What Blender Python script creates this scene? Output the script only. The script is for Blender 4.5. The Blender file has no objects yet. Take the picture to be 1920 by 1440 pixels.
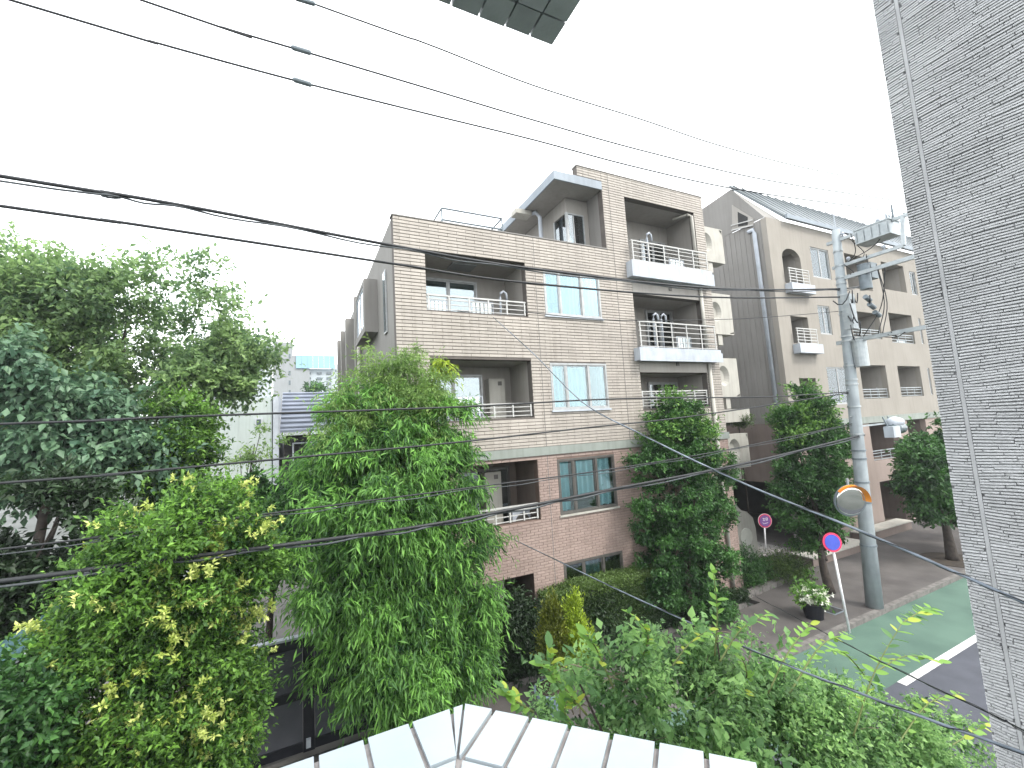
import bpy, math, random
import numpy as np
from mathutils import Vector
random.seed(7); rng = np.random.default_rng(11)
sc = bpy.context.scene; col = sc.collection
# ---------------------------------------------------------------- camera
F = 814.7; H = 5.8
R_ = np.array([0.89821793, -0.43558806, -0.05888629])
U_ = np.array([0.00664382, -0.12049985, 0.99269111])
W_ = np.array([0.43950018, 0.89204419, 0.10534115])
cam = bpy.data.cameras.new('camera'); co = bpy.data.objects.new('camera', cam); col.objects.link(co)
cam.sensor_width = 36; cam.lens = F/1920*36; cam.clip_end = 2000; cam.clip_start = .05
from mathutils import Matrix
m4 = Matrix.Identity(4)
for i in range(3):
    m4[i][0] = R_[i]; m4[i][1] = U_[i]; m4[i][2] = -W_[i]
m4[2][3] = H
co.matrix_world = m4; sc.camera = co
# ---------------------------------------------------------------- sky, sun, exposure
SUN_EL, SUN_AZ = math.radians(52), math.radians(152)      # azimuth measured clockwise from +Y
wd = bpy.data.worlds.new("World"); sc.world = wd; wd.use_nodes = True
nt = wd.node_tree; nt.nodes.clear()
sky = nt.nodes.new('ShaderNodeTexSky'); sky.sky_type = 'NISHITA'; sky.sun_disc = False
sky.sun_elevation = SUN_EL; sky.sun_rotation = SUN_AZ; sky.air_density = 1.5; sky.dust_density = 4
mx = nt.nodes.new('ShaderNodeMix'); mx.data_type = 'RGBA'; mx.inputs[0].default_value = .86
nt.links.new(sky.outputs[0], mx.inputs[6]); mx.inputs[7].default_value = (12.2, 12.5, 12.8, 1)   # even white cloud cover
bg = nt.nodes.new('ShaderNodeBackground'); bg.inputs[1].default_value = .1
nt.links.new(mx.outputs[2], bg.inputs[0])
wo = nt.nodes.new('ShaderNodeOutputWorld'); nt.links.new(bg.outputs[0], wo.inputs[0])
sl = bpy.data.lights.new('sun', 'SUN'); sl.energy = 1.3; sl.angle = math.radians(14); sl.color = (1, .965, .9)
so = bpy.data.objects.new('sun', sl); col.objects.link(so)
sd = Vector((math.sin(SUN_AZ)*math.cos(SUN_EL), math.cos(SUN_AZ)*math.cos(SUN_EL), math.sin(SUN_EL)))
so.rotation_euler = sd.to_track_quat('Z', 'Y').to_euler()
sc.view_settings.view_transform = 'Standard'; sc.view_settings.look = 'None'
sc.view_settings.exposure = 1.65; sc.view_settings.gamma = 1; sc.view_settings.use_curve_mapping = False
sc.render.engine = 'CYCLES'; sc.cycles.max_bounces = 8; sc.cycles.transparent_max_bounces = 12
sc.cycles.use_denoising = True
sc.cycles.caustics_reflective = False; sc.cycles.caustics_refractive = False

# ---------------------------------------------------------------- measuring helpers (survey of the place from one station)
def ray(x, y): return (x-960)*R_ - (y-720)*U_ + F*W_
def PY(x, y, Y): d = ray(x, y); t = Y/d[1]; return np.array([d[0]*t, Y, d[2]*t+H])
def PX(x, y, X): d = ray(x, y); t = X/d[0]; return np.array([X, d[1]*t, d[2]*t+H])
def PZ(x, y, z): d = ray(x, y); t = (z-H)/d[2]; return np.array([d[0]*t, d[1]*t, z])
def PV(x, y, A, B):        # on the upright plane through A and B
    n = np.array([B[1]-A[1], -(B[0]-A[0]), 0.]); o = np.array([0, 0, H]); d = ray(x, y)
    t = ((A-o) @ n)/(d @ n); return o+d*t

# ---------------------------------------------------------------- materials
MATS = {}
def N(nt, t, **k):
    n = nt.nodes.new(t)
    for a, v in k.items(): setattr(n, a, v)
    return n
def mat(name, c1, c2=None, scale=4., rough=.75, bump=0., bscale=40., spec=.3, metal=0., streak=0., coat=0., detail=4, island=0.):
    if name in MATS: return MATS[name]
    m = bpy.data.materials.new(name); m.use_nodes = True; t = m.node_tree; b = t.nodes['Principled BSDF']
    b.inputs['Roughness'].default_value = rough; b.inputs['Metallic'].default_value = metal
    b.inputs['Specular IOR Level'].default_value = spec; b.inputs['Coat Weight'].default_value = coat
    tc = N(t, 'ShaderNodeNewGeometry'); L = t.links.new
    c2 = c2 or tuple(x*.8 for x in c1)
    n1 = N(t, 'ShaderNodeTexNoise'); n1.inputs['Scale'].default_value = scale; n1.inputs['Detail'].default_value = detail
    L(tc.outputs['Position'], n1.inputs['Vector'])
    cr = N(t, 'ShaderNodeValToRGB'); cr.color_ramp.elements[0].position = .32; cr.color_ramp.elements[1].position = .68
    cr.color_ramp.elements[0].color = (*c2, 1); cr.color_ramp.elements[1].color = (*c1, 1)
    L(n1.outputs['Fac'], cr.inputs['Fac']); out = cr.outputs['Color']
    if streak:
        mp = N(t, 'ShaderNodeMapping'); mp.inputs['Scale'].default_value = (5, 5, .35); L(tc.outputs['Position'], mp.inputs['Vector'])
        n2 = N(t, 'ShaderNodeTexNoise'); n2.inputs['Scale'].default_value = 1.6; n2.inputs['Detail'].default_value = 6; L(mp.outputs[0], n2.inputs['Vector'])
        r2 = N(t, 'ShaderNodeMapRange'); r2.inputs[1].default_value = .45; r2.inputs[2].default_value = .75; r2.inputs[4].default_value = streak
        L(n2.outputs['Fac'], r2.inputs[0])
        mm = N(t, 'ShaderNodeMix', data_type='RGBA', blend_type='MULTIPLY'); mm.inputs[7].default_value = (.45, .43, .40, 1)
        L(r2.outputs[0], mm.inputs[0]); L(out, mm.inputs[6]); out = mm.outputs[2]
    if island:
        h = N(t, 'ShaderNodeHueSaturation'); r3 = N(t, 'ShaderNodeMapRange'); r3.inputs[3].default_value = 1-island; r3.inputs[4].default_value = 1+island
        oi = N(t, 'ShaderNodeObjectInfo'); ad = N(t, 'ShaderNodeMath', operation='ADD'); fr = N(t, 'ShaderNodeMath', operation='FRACT')
        L(tc.outputs['Random Per Island'], ad.inputs[0]); L(oi.outputs['Random'], ad.inputs[1]); L(ad.outputs[0], fr.inputs[0])
        L(fr.outputs[0], r3.inputs[0]); L(r3.outputs[0], h.inputs['Value']); L(out, h.inputs['Color']); out = h.outputs[0]
    L(out, b.inputs['Base Color'])
    if bump:
        n3 = N(t, 'ShaderNodeTexNoise'); n3.inputs['Scale'].default_value = bscale; n3.inputs['Detail'].default_value = 5
        L(tc.outputs['Position'], n3.inputs['Vector']); bp = N(t, 'ShaderNodeBump'); bp.inputs['Strength'].default_value = bump
        bp.inputs['Distance'].default_value = .01; L(n3.outputs['Fac'], bp.inputs['Height']); L(bp.outputs[0], b.inputs['Normal'])
    MATS[name] = m; return m
def glass(name, tint=(.75, .9, .95), refl=.25):
    if name in MATS: return MATS[name]
    m = bpy.data.materials.new(name); m.use_nodes = True; t = m.node_tree; t.nodes.clear()
    o = N(t, 'ShaderNodeOutputMaterial'); tr = N(t, 'ShaderNodeBsdfTransparent'); tr.inputs[0].default_value = (*tint, 1)
    g = N(t, 'ShaderNodeBsdfGlossy'); g.inputs['Roughness'].default_value = .03; g.inputs['Color'].default_value = (.9, .97, 1, 1)
    ms = N(t, 'ShaderNodeMixShader'); fr = N(t, 'ShaderNodeFresnel'); fr.inputs[0].default_value = 1.5
    ad = N(t, 'ShaderNodeMath', operation='ADD'); ad.use_clamp = True; ad.inputs[1].default_value = refl
    L = t.links.new; L(fr.outputs[0], ad.inputs[0]); L(ad.outputs[0], ms.inputs[0]); L(tr.outputs[0], ms.inputs[1]); L(g.outputs[0], ms.inputs[2]); L(ms.outputs[0], o.inputs[0])
    MATS[name] = m; return m
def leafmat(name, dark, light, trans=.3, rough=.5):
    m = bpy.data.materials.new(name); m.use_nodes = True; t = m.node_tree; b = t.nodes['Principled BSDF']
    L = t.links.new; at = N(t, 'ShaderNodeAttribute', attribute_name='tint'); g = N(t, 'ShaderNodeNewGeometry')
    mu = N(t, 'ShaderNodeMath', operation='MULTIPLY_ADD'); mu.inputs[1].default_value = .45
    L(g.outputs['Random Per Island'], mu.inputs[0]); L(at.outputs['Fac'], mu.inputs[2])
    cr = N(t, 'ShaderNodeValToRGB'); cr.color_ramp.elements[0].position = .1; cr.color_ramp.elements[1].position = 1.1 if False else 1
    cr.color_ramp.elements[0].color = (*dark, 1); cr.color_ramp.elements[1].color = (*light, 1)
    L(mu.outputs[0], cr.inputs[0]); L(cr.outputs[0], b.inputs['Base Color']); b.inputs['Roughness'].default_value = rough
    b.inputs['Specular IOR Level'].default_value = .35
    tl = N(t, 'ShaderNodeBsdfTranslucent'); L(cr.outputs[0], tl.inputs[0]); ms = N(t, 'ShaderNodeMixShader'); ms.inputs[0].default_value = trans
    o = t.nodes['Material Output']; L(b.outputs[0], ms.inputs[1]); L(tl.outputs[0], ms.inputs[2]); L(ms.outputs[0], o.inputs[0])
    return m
tan = mat('tan_tile', (.365, .333, .295), (.31, .284, .252), .9, .55, .12, 90, island=.07, streak=.3)
tanbed = mat('tan_joint', (.12, .105, .095), (.085, .075, .068), 3, .9)
pink = mat('pink_tile', (.305, .235, .205), (.255, .192, .168), 1.4, .6, .2, 90, island=.08, streak=.2)
pinkbed = mat('pink_joint', (.17, .12, .10), (.12, .085, .07), 3, .9)
grey = mat('grey_render', (.215, .207, .195), (.19, .182, .17), .8, .85, .12, 60, streak=.2)
greyd = mat('recess_render', (.31, .295, .27), (.26, .245, .225), .9, .85, .1, 60, streak=.2)
browns = mat('brown_render', (.17, .135, .12), (.13, .105, .09), 1.2, .85, .15, 60, streak=.25)
beige = mat('beige_render', (.265, .245, .215), (.235, .217, .19), .7, .85, .12, 70, streak=.18)
beigep = mat('rose_render', (.28, .225, .2), (.24, .195, .17), .7, .85, .1, 70, streak=.15)
bandg = mat('grey_green_band', (.235, .26, .235), (.20, .22, .20), 1.5, .7, streak=.35)
whitep = mat('white_paint', (.42, .455, .50), (.34, .37, .41), 3, .45, streak=.3)
cream = mat('cream_panel', (.40, .385, .345), (.34, .33, .295), 2, .7, streak=.3)
alu = mat('aluminium_frame', (.36, .37, .37), (.28, .29, .29), 8, .4, metal=.3)
bronze = mat('bronze_frame', (.11, .105, .095), (.08, .075, .07), 8, .45, metal=.3)
railm = mat('rail_paint', (.45, .45, .43), (.36, .36, .35), 6, .4)
curt = mat('curtain_cloth', (.42, .62, .63), (.32, .52, .54), 3, .9)
curtw = mat('white_curtain_cloth', (.74, .80, .82), (.62, .70, .72), 3, .9)
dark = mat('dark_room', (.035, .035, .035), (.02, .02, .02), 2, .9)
pane = glass('window_glass', (.82, .95, .97), .08); panes = glass('shaded_glass', (.66, .74, .76), .16)
slabgrey = mat('roof_slab_paint', (.25, .285, .32), (.21, .24, .27), 1, .6, streak=.25)
metalroof = mat('metal_roof', (.105, .12, .13), (.085, .10, .105), 1.2, .45, metal=.2)
concrete = mat('pole_concrete', (.30, .335, .35), (.23, .26, .275), 2.5, .8, .2, 60, streak=.3)
steel = mat('galvanised_steel', (.38, .41, .42), (.28, .31, .32), 6, .45, metal=.5)
steeld = mat('grey_equipment', (.17, .20, .22), (.12, .145, .16), 6, .5, metal=.2)
black = mat('black_cable', (.022, .024, .026), (.014, .015, .017), 6, .5)
cabley = mat('pale_cable', (.17, .20, .24), (.07, .085, .10), 6, .45)
bark = mat('bark', (.055, .045, .037), (.025, .02, .018), 9, .9, .6, 30)

# ---------------------------------------------------------------- mesh helpers
WL = {}
class MB:
    def __init__(s): s.v = []; s.f = []; s.n = 0
    def add(s, v, f):
        v = np.asarray(v, float).reshape(-1, 3); s.v.append(v); s.f += [tuple(i+s.n for i in q) for q in f]; s.n += len(v); return s
    def box(s, x0, x1, y0, y1, z0, z1):
        v = [(x, y, z) for z in (z0, z1) for y in (y0, y1) for x in (x0, x1)]
        return s.add(v, [(0, 2, 3, 1), (4, 5, 7, 6), (0, 1, 5, 4), (2, 6, 7, 3), (0, 4, 6, 2), (1, 3, 7, 5)])
    def quad(s, *p): return s.add(p, [(0, 1, 2, 3)])
    def bar(s, a, b, w, h=None, up=(0, 0, 1)):      # rectangular bar between points
        a, b = np.array(a, float), np.array(b, float); d = b-a; d /= np.linalg.norm(d); up = np.array(up, float)
        if abs(d @ up) > .95: up = np.array([1., 0, 0])
        sx = np.cross(d, up); sx /= np.linalg.norm(sx); uz = np.cross(sx, d); h = h or w
        c = [sx*w/2*i+uz*h/2*j for i, j in ((-1, -1), (1, -1), (1, 1), (-1, 1))]
        return s.add([a+k for k in c]+[b+k for k in c], [(3, 2, 1, 0), (4, 5, 6, 7), (0, 1, 5, 4), (1, 2, 6, 5), (2, 3, 7, 6), (3, 0, 4, 7)])
    def tube(s, pts, r, seg=8, cap=True):
        pts = [np.array(p, float) for p in pts]; n = len(pts); r = r if hasattr(r, '__len__') else [r]*n; V = []
        for i, p in enumerate(pts):
            d = pts[min(i+1, n-1)]-pts[max(i-1, 0)]; d /= np.linalg.norm(d)+1e-9
            up = np.array([0, 0, 1.]) if abs(d[2]) < .9 else np.array([1., 0, 0])
            a = np.cross(d, up); a /= np.linalg.norm(a); b = np.cross(a, d)
            V += [p+r[i]*(math.cos(t)*a+math.sin(t)*b) for t in [2*math.pi*k/seg for k in range(seg)]]
        f = [(i*seg+k, i*seg+(k+1) % seg, (i+1)*seg+(k+1) % seg, (i+1)*seg+k) for i in range(n-1) for k in range(seg)]
        if cap: f += [tuple(range(seg))[::-1], tuple((n-1)*seg+k for k in range(seg))]
        return s.add(V, f)
    def disc(s, c, nrm, r, th, seg=28, dome=0.):
        c = np.array(c, float); nrm = np.array(nrm, float); nrm /= np.linalg.norm(nrm)
        a = np.cross(nrm, (0, 0, 1)); a /= np.linalg.norm(a); b = np.cross(a, nrm); V = []; rings = [(0, 1, 0)]
        prof = [(-th, r), (0, r)]+([(dome*math.sin(t), r*math.cos(t)) for t in (.3, .6, .9, 1.2, 1.45)] if dome else [])
        for h, q in prof: V += [c+nrm*h+q*(math.cos(t)*a+math.sin(t)*b) for t in [2*math.pi*k/seg for k in range(seg)]]
        n = len(prof); f = [(i*seg+k, i*seg+(k+1) % seg, (i+1)*seg+(k+1) % seg, (i+1)*seg+k) for i in range(n-1) for k in range(seg)]
        f += [tuple(range(seg))[::-1], tuple((n-1)*seg+k for k in range(seg))]
        return s.add(V, f)
    def build(s, name, m, parent=None, origin=None, smooth=False):
        v = np.concatenate(s.v); lo, hi = v.min(0), v.max(0)
        o = np.array(origin, float) if origin is not None else np.array([(lo[0]+hi[0])/2, (lo[1]+hi[1])/2, lo[2]])
        me = bpy.data.meshes.new(name); me.from_pydata((v-o).tolist(), [], s.f); me.materials.append(m); me.update()
        if smooth: me.shade_smooth()
        return place(name, me, o, parent)
def place(name, data, o, parent=None):
    ob = bpy.data.objects.new(name, data); col.objects.link(ob); o = np.array(o, float)
    if parent is not None: ob.parent = parent; ob.location = o-WL[parent.name]
    else: ob.location = o
    WL[ob.name] = o; return ob
def tag(o, label=None, cat=None, group=None, kind=None):
    if label: o['label'] = label
    if cat: o['category'] = cat
    if group: o['group'] = group
    if kind: o['kind'] = kind
    return o
def thing(name, loc, label, cat, group=None): return tag(place(name, None, loc), label, cat, group)
def dupe(o, off, parent=None, label=None):
    c = o.copy(); col.objects.link(c); base = WL[o.name]+np.array(off)
    p = parent
    c.parent = p; c.location = base-(WL[p.name] if p is not None else 0); WL[c.name] = base
    for ch in list(o.children): dupe(ch, off, c)
    if label: c['label'] = label
    return c
def structure(mb, name, m): return tag(mb.build(name, m), kind='structure')
def holes_rects(x0, x1, z0, z1, holes):
    xs = sorted({x0, x1, *[h[0] for h in holes], *[h[1] for h in holes]}); xs = [x for x in xs if x0 <= x <= x1]; R = []
    for a, b in zip(xs, xs[1:]):
        cuts = sorted([(h[2], h[3]) for h in holes if h[0] <= a+1e-6 and h[1] >= b-1e-6]); z = z0
        for c, d in cuts:
            if c > z: R.append((a, b, z, c))
            z = max(z, d)
        if z < z1: R.append((a, b, z, z1))
    return R
def wall_y(mb, x0, x1, z0, z1, y0, y1, holes=()):
    for a, b, c, d in holes_rects(x0, x1, z0, z1, holes): mb.box(a, b, y0, y1, c, d)
def recess(x0, x1, z0, z1, yf, yb, m, parent, name='balcony_recess', wallt=.12):
    mb = MB(); mb.box(x0-.1, x1+.1, yb, yb+wallt, z0-.1, z1+.1)
    mb.box(x0-.1, x0-.004, yf, yb, z0-.1, z1+.1); mb.box(x1+.004, x1+.1, yf, yb, z0-.1, z1+.1)
    mb.box(x0-.004, x1+.004, yf, yb, z1+.004, z1+.1); mb.box(x0-.004, x1+.004, yf, yb, z0-.1, z0-.004)
    return mb.build(name, m, parent)
def window(parent, x0, x1, z0, z1, y, fm, muls=(), fr=.055, curtains=(), pm=None, back=True, depth=.07, name='window', low=None):
    """window in a wall facing -Y; muls = fractions of vertical mullions; curtains = (from,to,material) fractions"""
    mb = MB(); a = fr
    mb.box(x0, x1, y, y+depth, z1-a, z1); mb.box(x0, x1, y, y+depth, z0, z0+a)
    mb.box(x0, x0+a, y, y+depth, z0+a, z1-a); mb.box(x1-a, x1, y, y+depth, z0+a, z1-a)
    e = [x0+a]+[x0+(x1-x0)*m for m in muls]+[x1-a]
    for m_ in e[1:-1]: mb.box(m_-a*.5, m_+a*.5, y+.01, y+depth-.01, z0+a, z1-a)
    w = mb.build(name, fm, parent)
    if back:
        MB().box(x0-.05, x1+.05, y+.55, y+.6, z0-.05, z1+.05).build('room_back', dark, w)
    for i, (p, q) in enumerate(zip(e, e[1:])):
        p += a*.5 if i else 0; q -= a*.5 if i < len(e)-2 else 0
        sm = MB(); s = .03; yy = y+.02+(.016 if i % 2 else 0)
        sm.box(p, p+s, yy, yy+.03, z0+a, z1-a); sm.box(q-s, q, yy, yy+.03, z0+a, z1-a); sm.box(p+s, q-s, yy, yy+.03, z1-a-s, z1-a); sm.box(p+s, q-s, yy, yy+.03, z0+a, z0+a+s)
        sm.build('sash', fm, w)
        MB().box(p+s, q-s, yy+.012, yy+.018, z0+a+s, z1-a-s).build('pane', pm or pane, w)
    for c in curtains:
        f0, f1, cm = c[:3]; zz = z1-.09; zb = z0+.08 if len(c) < 4 else z0+(z1-z0)*c[3]; V = []; n = max(8, int((f1-f0)*(x1-x0)*34)); ph = random.random()*6
        for i in range(n+1):
            X = x0+(x1-x0)*(f0+(f1-f0)*i/n); yy = y+.17+.055*math.sin(i*1.1+ph)+.03*math.sin(i*.37+ph)
            V += [(X, yy, zb), (X, yy-.004, zz)]
        MB().add(V, [(2*i, 2*i+2, 2*i+3, 2*i+1) for i in range(n)]).build('curtain', cm, w, smooth=True)
    return w
def railing(parent, x0, x1, z0, z1, y, n=4, posts=4, m=None, ends=0, t=.022, name='railing'):
    m = m or railm; r = MB().box(x0, x1, y-.03, y+.03, z1-.04, z1).build(name, m, parent)
    for i in range(n):
        z = z0+(z1-.06-z0)*i/max(1, n-.3)+.03
        MB().box(x0, x1, y-t/2, y+t/2, z-t/2, z+t/2).build('rail', m, r)
    for i in range(posts):
        X = x0+.04+(x1-x0-.08)*i/(posts-1)
        MB().box(X-.02, X+.02, y-.028, y-.0125, z0, z1-.043).build('post', m, r)
    return r
def wav(y, z): return .0045*math.sin(8*y+13*z)+.0025*math.sin(19*y-9*z+1)+.0012*math.sin(43*y+17*z)
def tiles(parent, area, holes, y, pitch, length, m, hj=.014, vj=.003, th=.012, single=0, prefer=None, axis='y', jit=.002, tilt=0., lvar=0.):
    """courses of facing tiles proud of the wall plane y (facing -Y) or of plane x (axis='x', facing -X)"""
    T = []; a0, b0, c0_, d0_ = area; k = math.floor(c0_/pitch)
    while k*pitch < d0_-.01:
        lo0, hi0 = max(c0_, k*pitch), min(d0_, (k+1)*pitch); cuts = sorted((h[0], h[1]) for h in holes if h[2] < hi0-.02 and h[3] > lo0+.02)
        segs = []; x = a0
        for p, q in cuts:
            if p > x: segs.append((x, p))
            x = max(x, q)
        if x < b0: segs.append((x, b0))
        lo, hi = lo0+hj/2, hi0-hj/2; off = random.random()*length if lvar else (k % 2)*length/2
        if hi-lo > pitch*.25:
            for a, b in segs:
                j = math.floor((a-off)/length)
                while off+j*length < b:
                    p, q = max(a, off+j*length)+vj/2, min(b, off+(j+1)*length)-vj/2
                    if q-p > .012: T.append((p, q, lo, hi))
                    j += 1
        k += 1
    full = [t for t in T if abs((t[1]-t[0])-(length-vj)) < 1e-4 and abs(t[3]-t[2]-(pitch-hj)) < 1e-4]
    if prefer: full.sort(key=prefer)
    S = set(full[:single]); mb = MB(); w, h = length-vj, pitch-hj
    def one(mb, p, q, lo, hi, yy, tt):
        bev = min(.004, (hi-lo)*.15)
        if axis == 'y':
            v = [(p, yy, lo), (q, yy, lo), (q, yy, hi), (p, yy, hi), (p+bev, yy-tt, lo+bev), (q-bev, yy-tt, lo+bev), (q-bev, yy-tt, hi-bev), (p+bev, yy-tt, hi-bev)]
        else:
            v = [(yy, q, lo), (yy, p, lo), (yy, p, hi), (yy, q, hi), (yy-tt, q-bev, lo+bev), (yy-tt, p+bev, lo+bev), (yy-tt, p+bev, hi-bev), (yy-tt, q-bev, hi-bev)]
        mb.add(v, [(4, 5, 6, 7), (0, 1, 5, 4), (1, 2, 6, 5), (2, 3, 7, 6), (3, 0, 4, 7)])
    for t in T:
        if t not in S:
            one(mb, *t, y, th+random.uniform(-jit, jit))
            if tilt:
                v_ = mb.v[-1]; v_[:, 2] += [wav(q_[1], t[2]) for q_ in v_]; v_[:, 2] += (v_[:, 1]-v_[:, 1].mean())*random.uniform(-tilt, tilt)
    if mb.n: tag(mb.build('tile_courses', m, parent), kind='stuff')
    if S:
        um = MB(); one(um, -w/2, w/2, 0, h, 0, th)
        me = bpy.data.meshes.new('tile'); me.from_pydata(np.concatenate(um.v).tolist(), [], um.f); me.materials.append(m)
        for t in S:
            dy = random.uniform(-jit, jit); cx = (t[0]+t[1])/2
            o = place('tile', me, (cx, y+dy, t[2]) if axis == 'y' else (y+dy, cx, t[2]+wav(cx, t[2])), parent); o.rotation_euler = (math.atan((wav(t[1], t[2])-wav(t[0], t[2]))/(t[1]-t[0])), 0, 0) if axis == 'x' else (0, 0, 0)

# ================================================================= SETTING: ground
asph = mat('asphalt', (.066, .07, .086), (.052, .056, .068), 2.5, .85, .5, 150)
greenr = mat('green_road_coating', (.078, .135, .104), (.054, .098, .077), 1.1, .8, .4, 150, streak=0, detail=10)
pave = mat('paving', (.095, .087, .083), (.058, .053, .051), 1.1, .8, .4, 60, detail=8)
soil = mat('soil', (.05, .04, .03), (.025, .02, .016), 5, .95, .8, 25)
kerbm = mat('kerb_concrete', (.16, .15, .14), (.09, .085, .08), 6, .85, .3, 60)
drive = mat('driveway_concrete', (.21, .20, .19), (.13, .125, .12), 1.3, .85, .3, 50)
linem = mat('road_paint', (.62, .62, .61), (.36, .36, .36), 9, .6, .2, 90, detail=9)
structure(MB().quad((-500, -300, -.13), (700, -300, -.13), (700, 900, -.13), (-500, 900, -.13)), 'ground', mat('earth', (.10, .105, .10), (.06, .065, .06), .2, .95))
structure(MB().quad((-60, 1.9, -.12), (90, 1.9, -.12), (90, 7.32, -.12), (-60, 7.32, -.12)), 'road', asph)
structure(MB().quad((-60, 5.55, -.116), (90, 5.55, -.116), (90, 7.32, -.116), (-60, 7.32, -.116)), 'green_lane', greenr)
structure(MB().quad((11.6, 5.38, -.112), (90, 5.38, -.112), (90, 5.55, -.112), (11.6, 5.55, -.112)), 'road_edge_line', linem)
structure(MB().box(-60, 90, 7.47, 9.55, -.2, 0), 'pavement', pave)
pv = structure(MB().box(12.9, 90, 9.554, 40, -.2, -.003), 'forecourt', pave)
bx = structure(MB().box(2.1, 12.55, 9.72, 10.6, -.2, .06), 'planting_bed', soil)
structure(MB().box(13.45, 19.0, 12.4, 40, -.2, .003), 'driveway', drive)
structure(MB().box(-14, 2.0, 9.9, 30, -.2, .012), 'yard', drive)
# kerb stones along the pavement, and the low edging of the bed
kb = MB().box(0, .594, 0, .15, 0, .16); kb0 = kb.build('kerb_stone', kerbm, origin=(0, 0, 0))
def kerb(x, y, z, n, par, gap=.6, name='kerb_stone', rot=0):
    for i in range(n):
        o = bpy.data.objects.new(name, kb0.data); col.objects.link(o); o.parent = par
        wl = np.array([x+i*gap if not rot else x, y+(i*gap if rot else 0), z]); o.location = wl-WL[par.name]; WL[o.name] = wl
        if rot: o.rotation_euler = (0, 0, math.pi/2)
pvm = bpy.data.objects['pavement']
kerb(3.0, 7.32, -.15, 60, pvm)
kerb(2.1, 9.56, -.02, 17, bx)
bpy.data.objects.remove(kb0)
# paving slabs' joints where they can be seen: a scored band across the forecourt
# drop kerb ramp + drain cover
dc = thing('drain_cover', (14.0, 8.1, .0), 'dark square steel drain cover set flat in the pavement near the planter', 'drain cover')
MB().box(13.72, 14.28, 7.85, 8.35, .001, .006).build('frame', steeld, dc); MB().box(13.77, 14.23, 7.9, 8.3, .007, .01).build('lid', mat('iron', (.03, .03, .032), None, 9, .6, .5, 90), dc)

# ================================================================= MAIN APARTMENT BUILDING
A = thing('apartment_building', (2.1, 10.4, 0), 'brown tiled four storey apartment building with stacked balconies in the middle of the view', 'apartment building')
YF = 10.4
b3 = (2.88, 5.74, 8.92, 10.47); b2 = (2.9, 5.74, 6.12, 7.68); b1 = (3.6, 5.74, 3.40, 4.98); en = (3.4, 5.42, 0.0, 2.08)
w3 = (6.32, 8.31, 9.0, 10.36); w2 = (6.34, 8.31, 6.28, 7.62); w1 = (6.36, 8.32, 3.42, 4.92); w0 = (6.34, 8.34, 1.1, 2.16)
r3 = (9.62, 12.82, 10.95, 13.2); r2 = (9.62, 12.72, 8.15, 9.92); r1 = (9.62, 12.62, 6.22, 7.36)
TT = 11.27
mb = MB(); wall_y(mb, 2.1, 8.72, 5.3, TT, YF, YF+.22, [b3, b2, w3, w2]); wall_y(mb, 8.72, 13.3, 5.3, 13.87, YF, YF+.22, [r3, r2, r1])
mb.box(7.8, 8.718, YF, YF+.22, 13.52, 13.87)
mb.build('front_wall', tanbed, A)
mb = MB(); wall_y(mb, 2.1, 13.3, 0, 5.07, YF, YF+.22, [b1, w1, w0, en]); mb.build('lower_front_wall', pinkbed, A)
MB().box(2.08, 13.36, YF-.05, YF+.2, 5.073, 5.298).build('storey_band', bandg, A)
MB().box(2.07, 8.74, YF-.025, YF+.25, TT+.003, TT+.035).build('coping', grey, A)
MB().box(7.78, 13.33, YF-.025, YF+.25, 13.873, 13.905).build('coping', grey, A)
HL = [b3, b2, w3, w2, r3, r2, r1]
tiles(A, (2.1, 13.3, 5.3, TT), HL, YF, .088, .5, tan, vj=.002, hj=.013, single=300, prefer=lambda t: abs(t[0]-2.6)+abs(t[2]-8.3)*.4)
tiles(A, (8.72, 13.3, TT+.002, 13.87), HL, YF, .088, .5, tan, vj=.002, hj=.013)
tiles(A, (7.8, 8.718, 13.52, 13.87), [], YF, .088, .5, tan, vj=.002, hj=.013)
tiles(A, (2.1, 13.3, 0.02, 5.07), [b1, w1, w0, en], YF, .072, .24, pink, hj=.009)
# side walls
mb = MB(); mb.box(2.1, 2.3, YF+.224, 26, 0, TT); mb.build('side_wall', grey, A)
mb = MB(); mb.box(13.08, 13.3, YF+.224, 22, 5.2, 13.87); mb.box(13.08, 13.3, YF+.224, 22, 0, 5.19); mb.build('side_wall', grey, A)
MB().box(2.304, 13.07, YF+.5, 25.9, 10.75, 10.9).build('flat_roof', mat('roof_sheet', (.3, .3, .3), None, 1, .8), A)
MB().box(2.304, 13.07, 25.7, 25.9, 0, 10.74).build('rear_wall', grey, A)
# slim window and boxed bay window in the left side wall
mb = MB(); mb.box(2.06, 2.098, 11.42, 11.8, 8.55, 10.25); w = mb.build('window', alu, A); MB().box(2.052, 2.058, 11.46, 11.76, 8.6, 10.2).build('pane', panes, w); MB().box(2.0585, 2.0595, 11.46, 11.76, 8.6, 10.2).build('blind', curtw, w)
bw = MB().box(1.72, 2.098, 12.95, 15.2, 8.9, 9.1).box(1.72, 2.098, 12.95, 15.2, 10.36, 10.5).box(1.72, 2.098, 12.95, 13.25, 9.1, 10.36).box(1.72, 2.098, 14.95, 15.2, 9.1, 10.36).build('bay_window', grey, A)
MB().box(1.74, 1.78, 13.25, 14.95, 10.30, 10.36).box(1.74, 1.78, 13.25, 14.95, 9.1, 9.16).box(1.741, 1.779, 13.25, 13.33, 9.16, 10.3).box(1.741, 1.779, 14.05, 14.12, 9.16, 10.30).box(1.741, 1.779, 14.87, 14.95, 9.16, 10.30).build('frame', whitep, bw)
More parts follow.
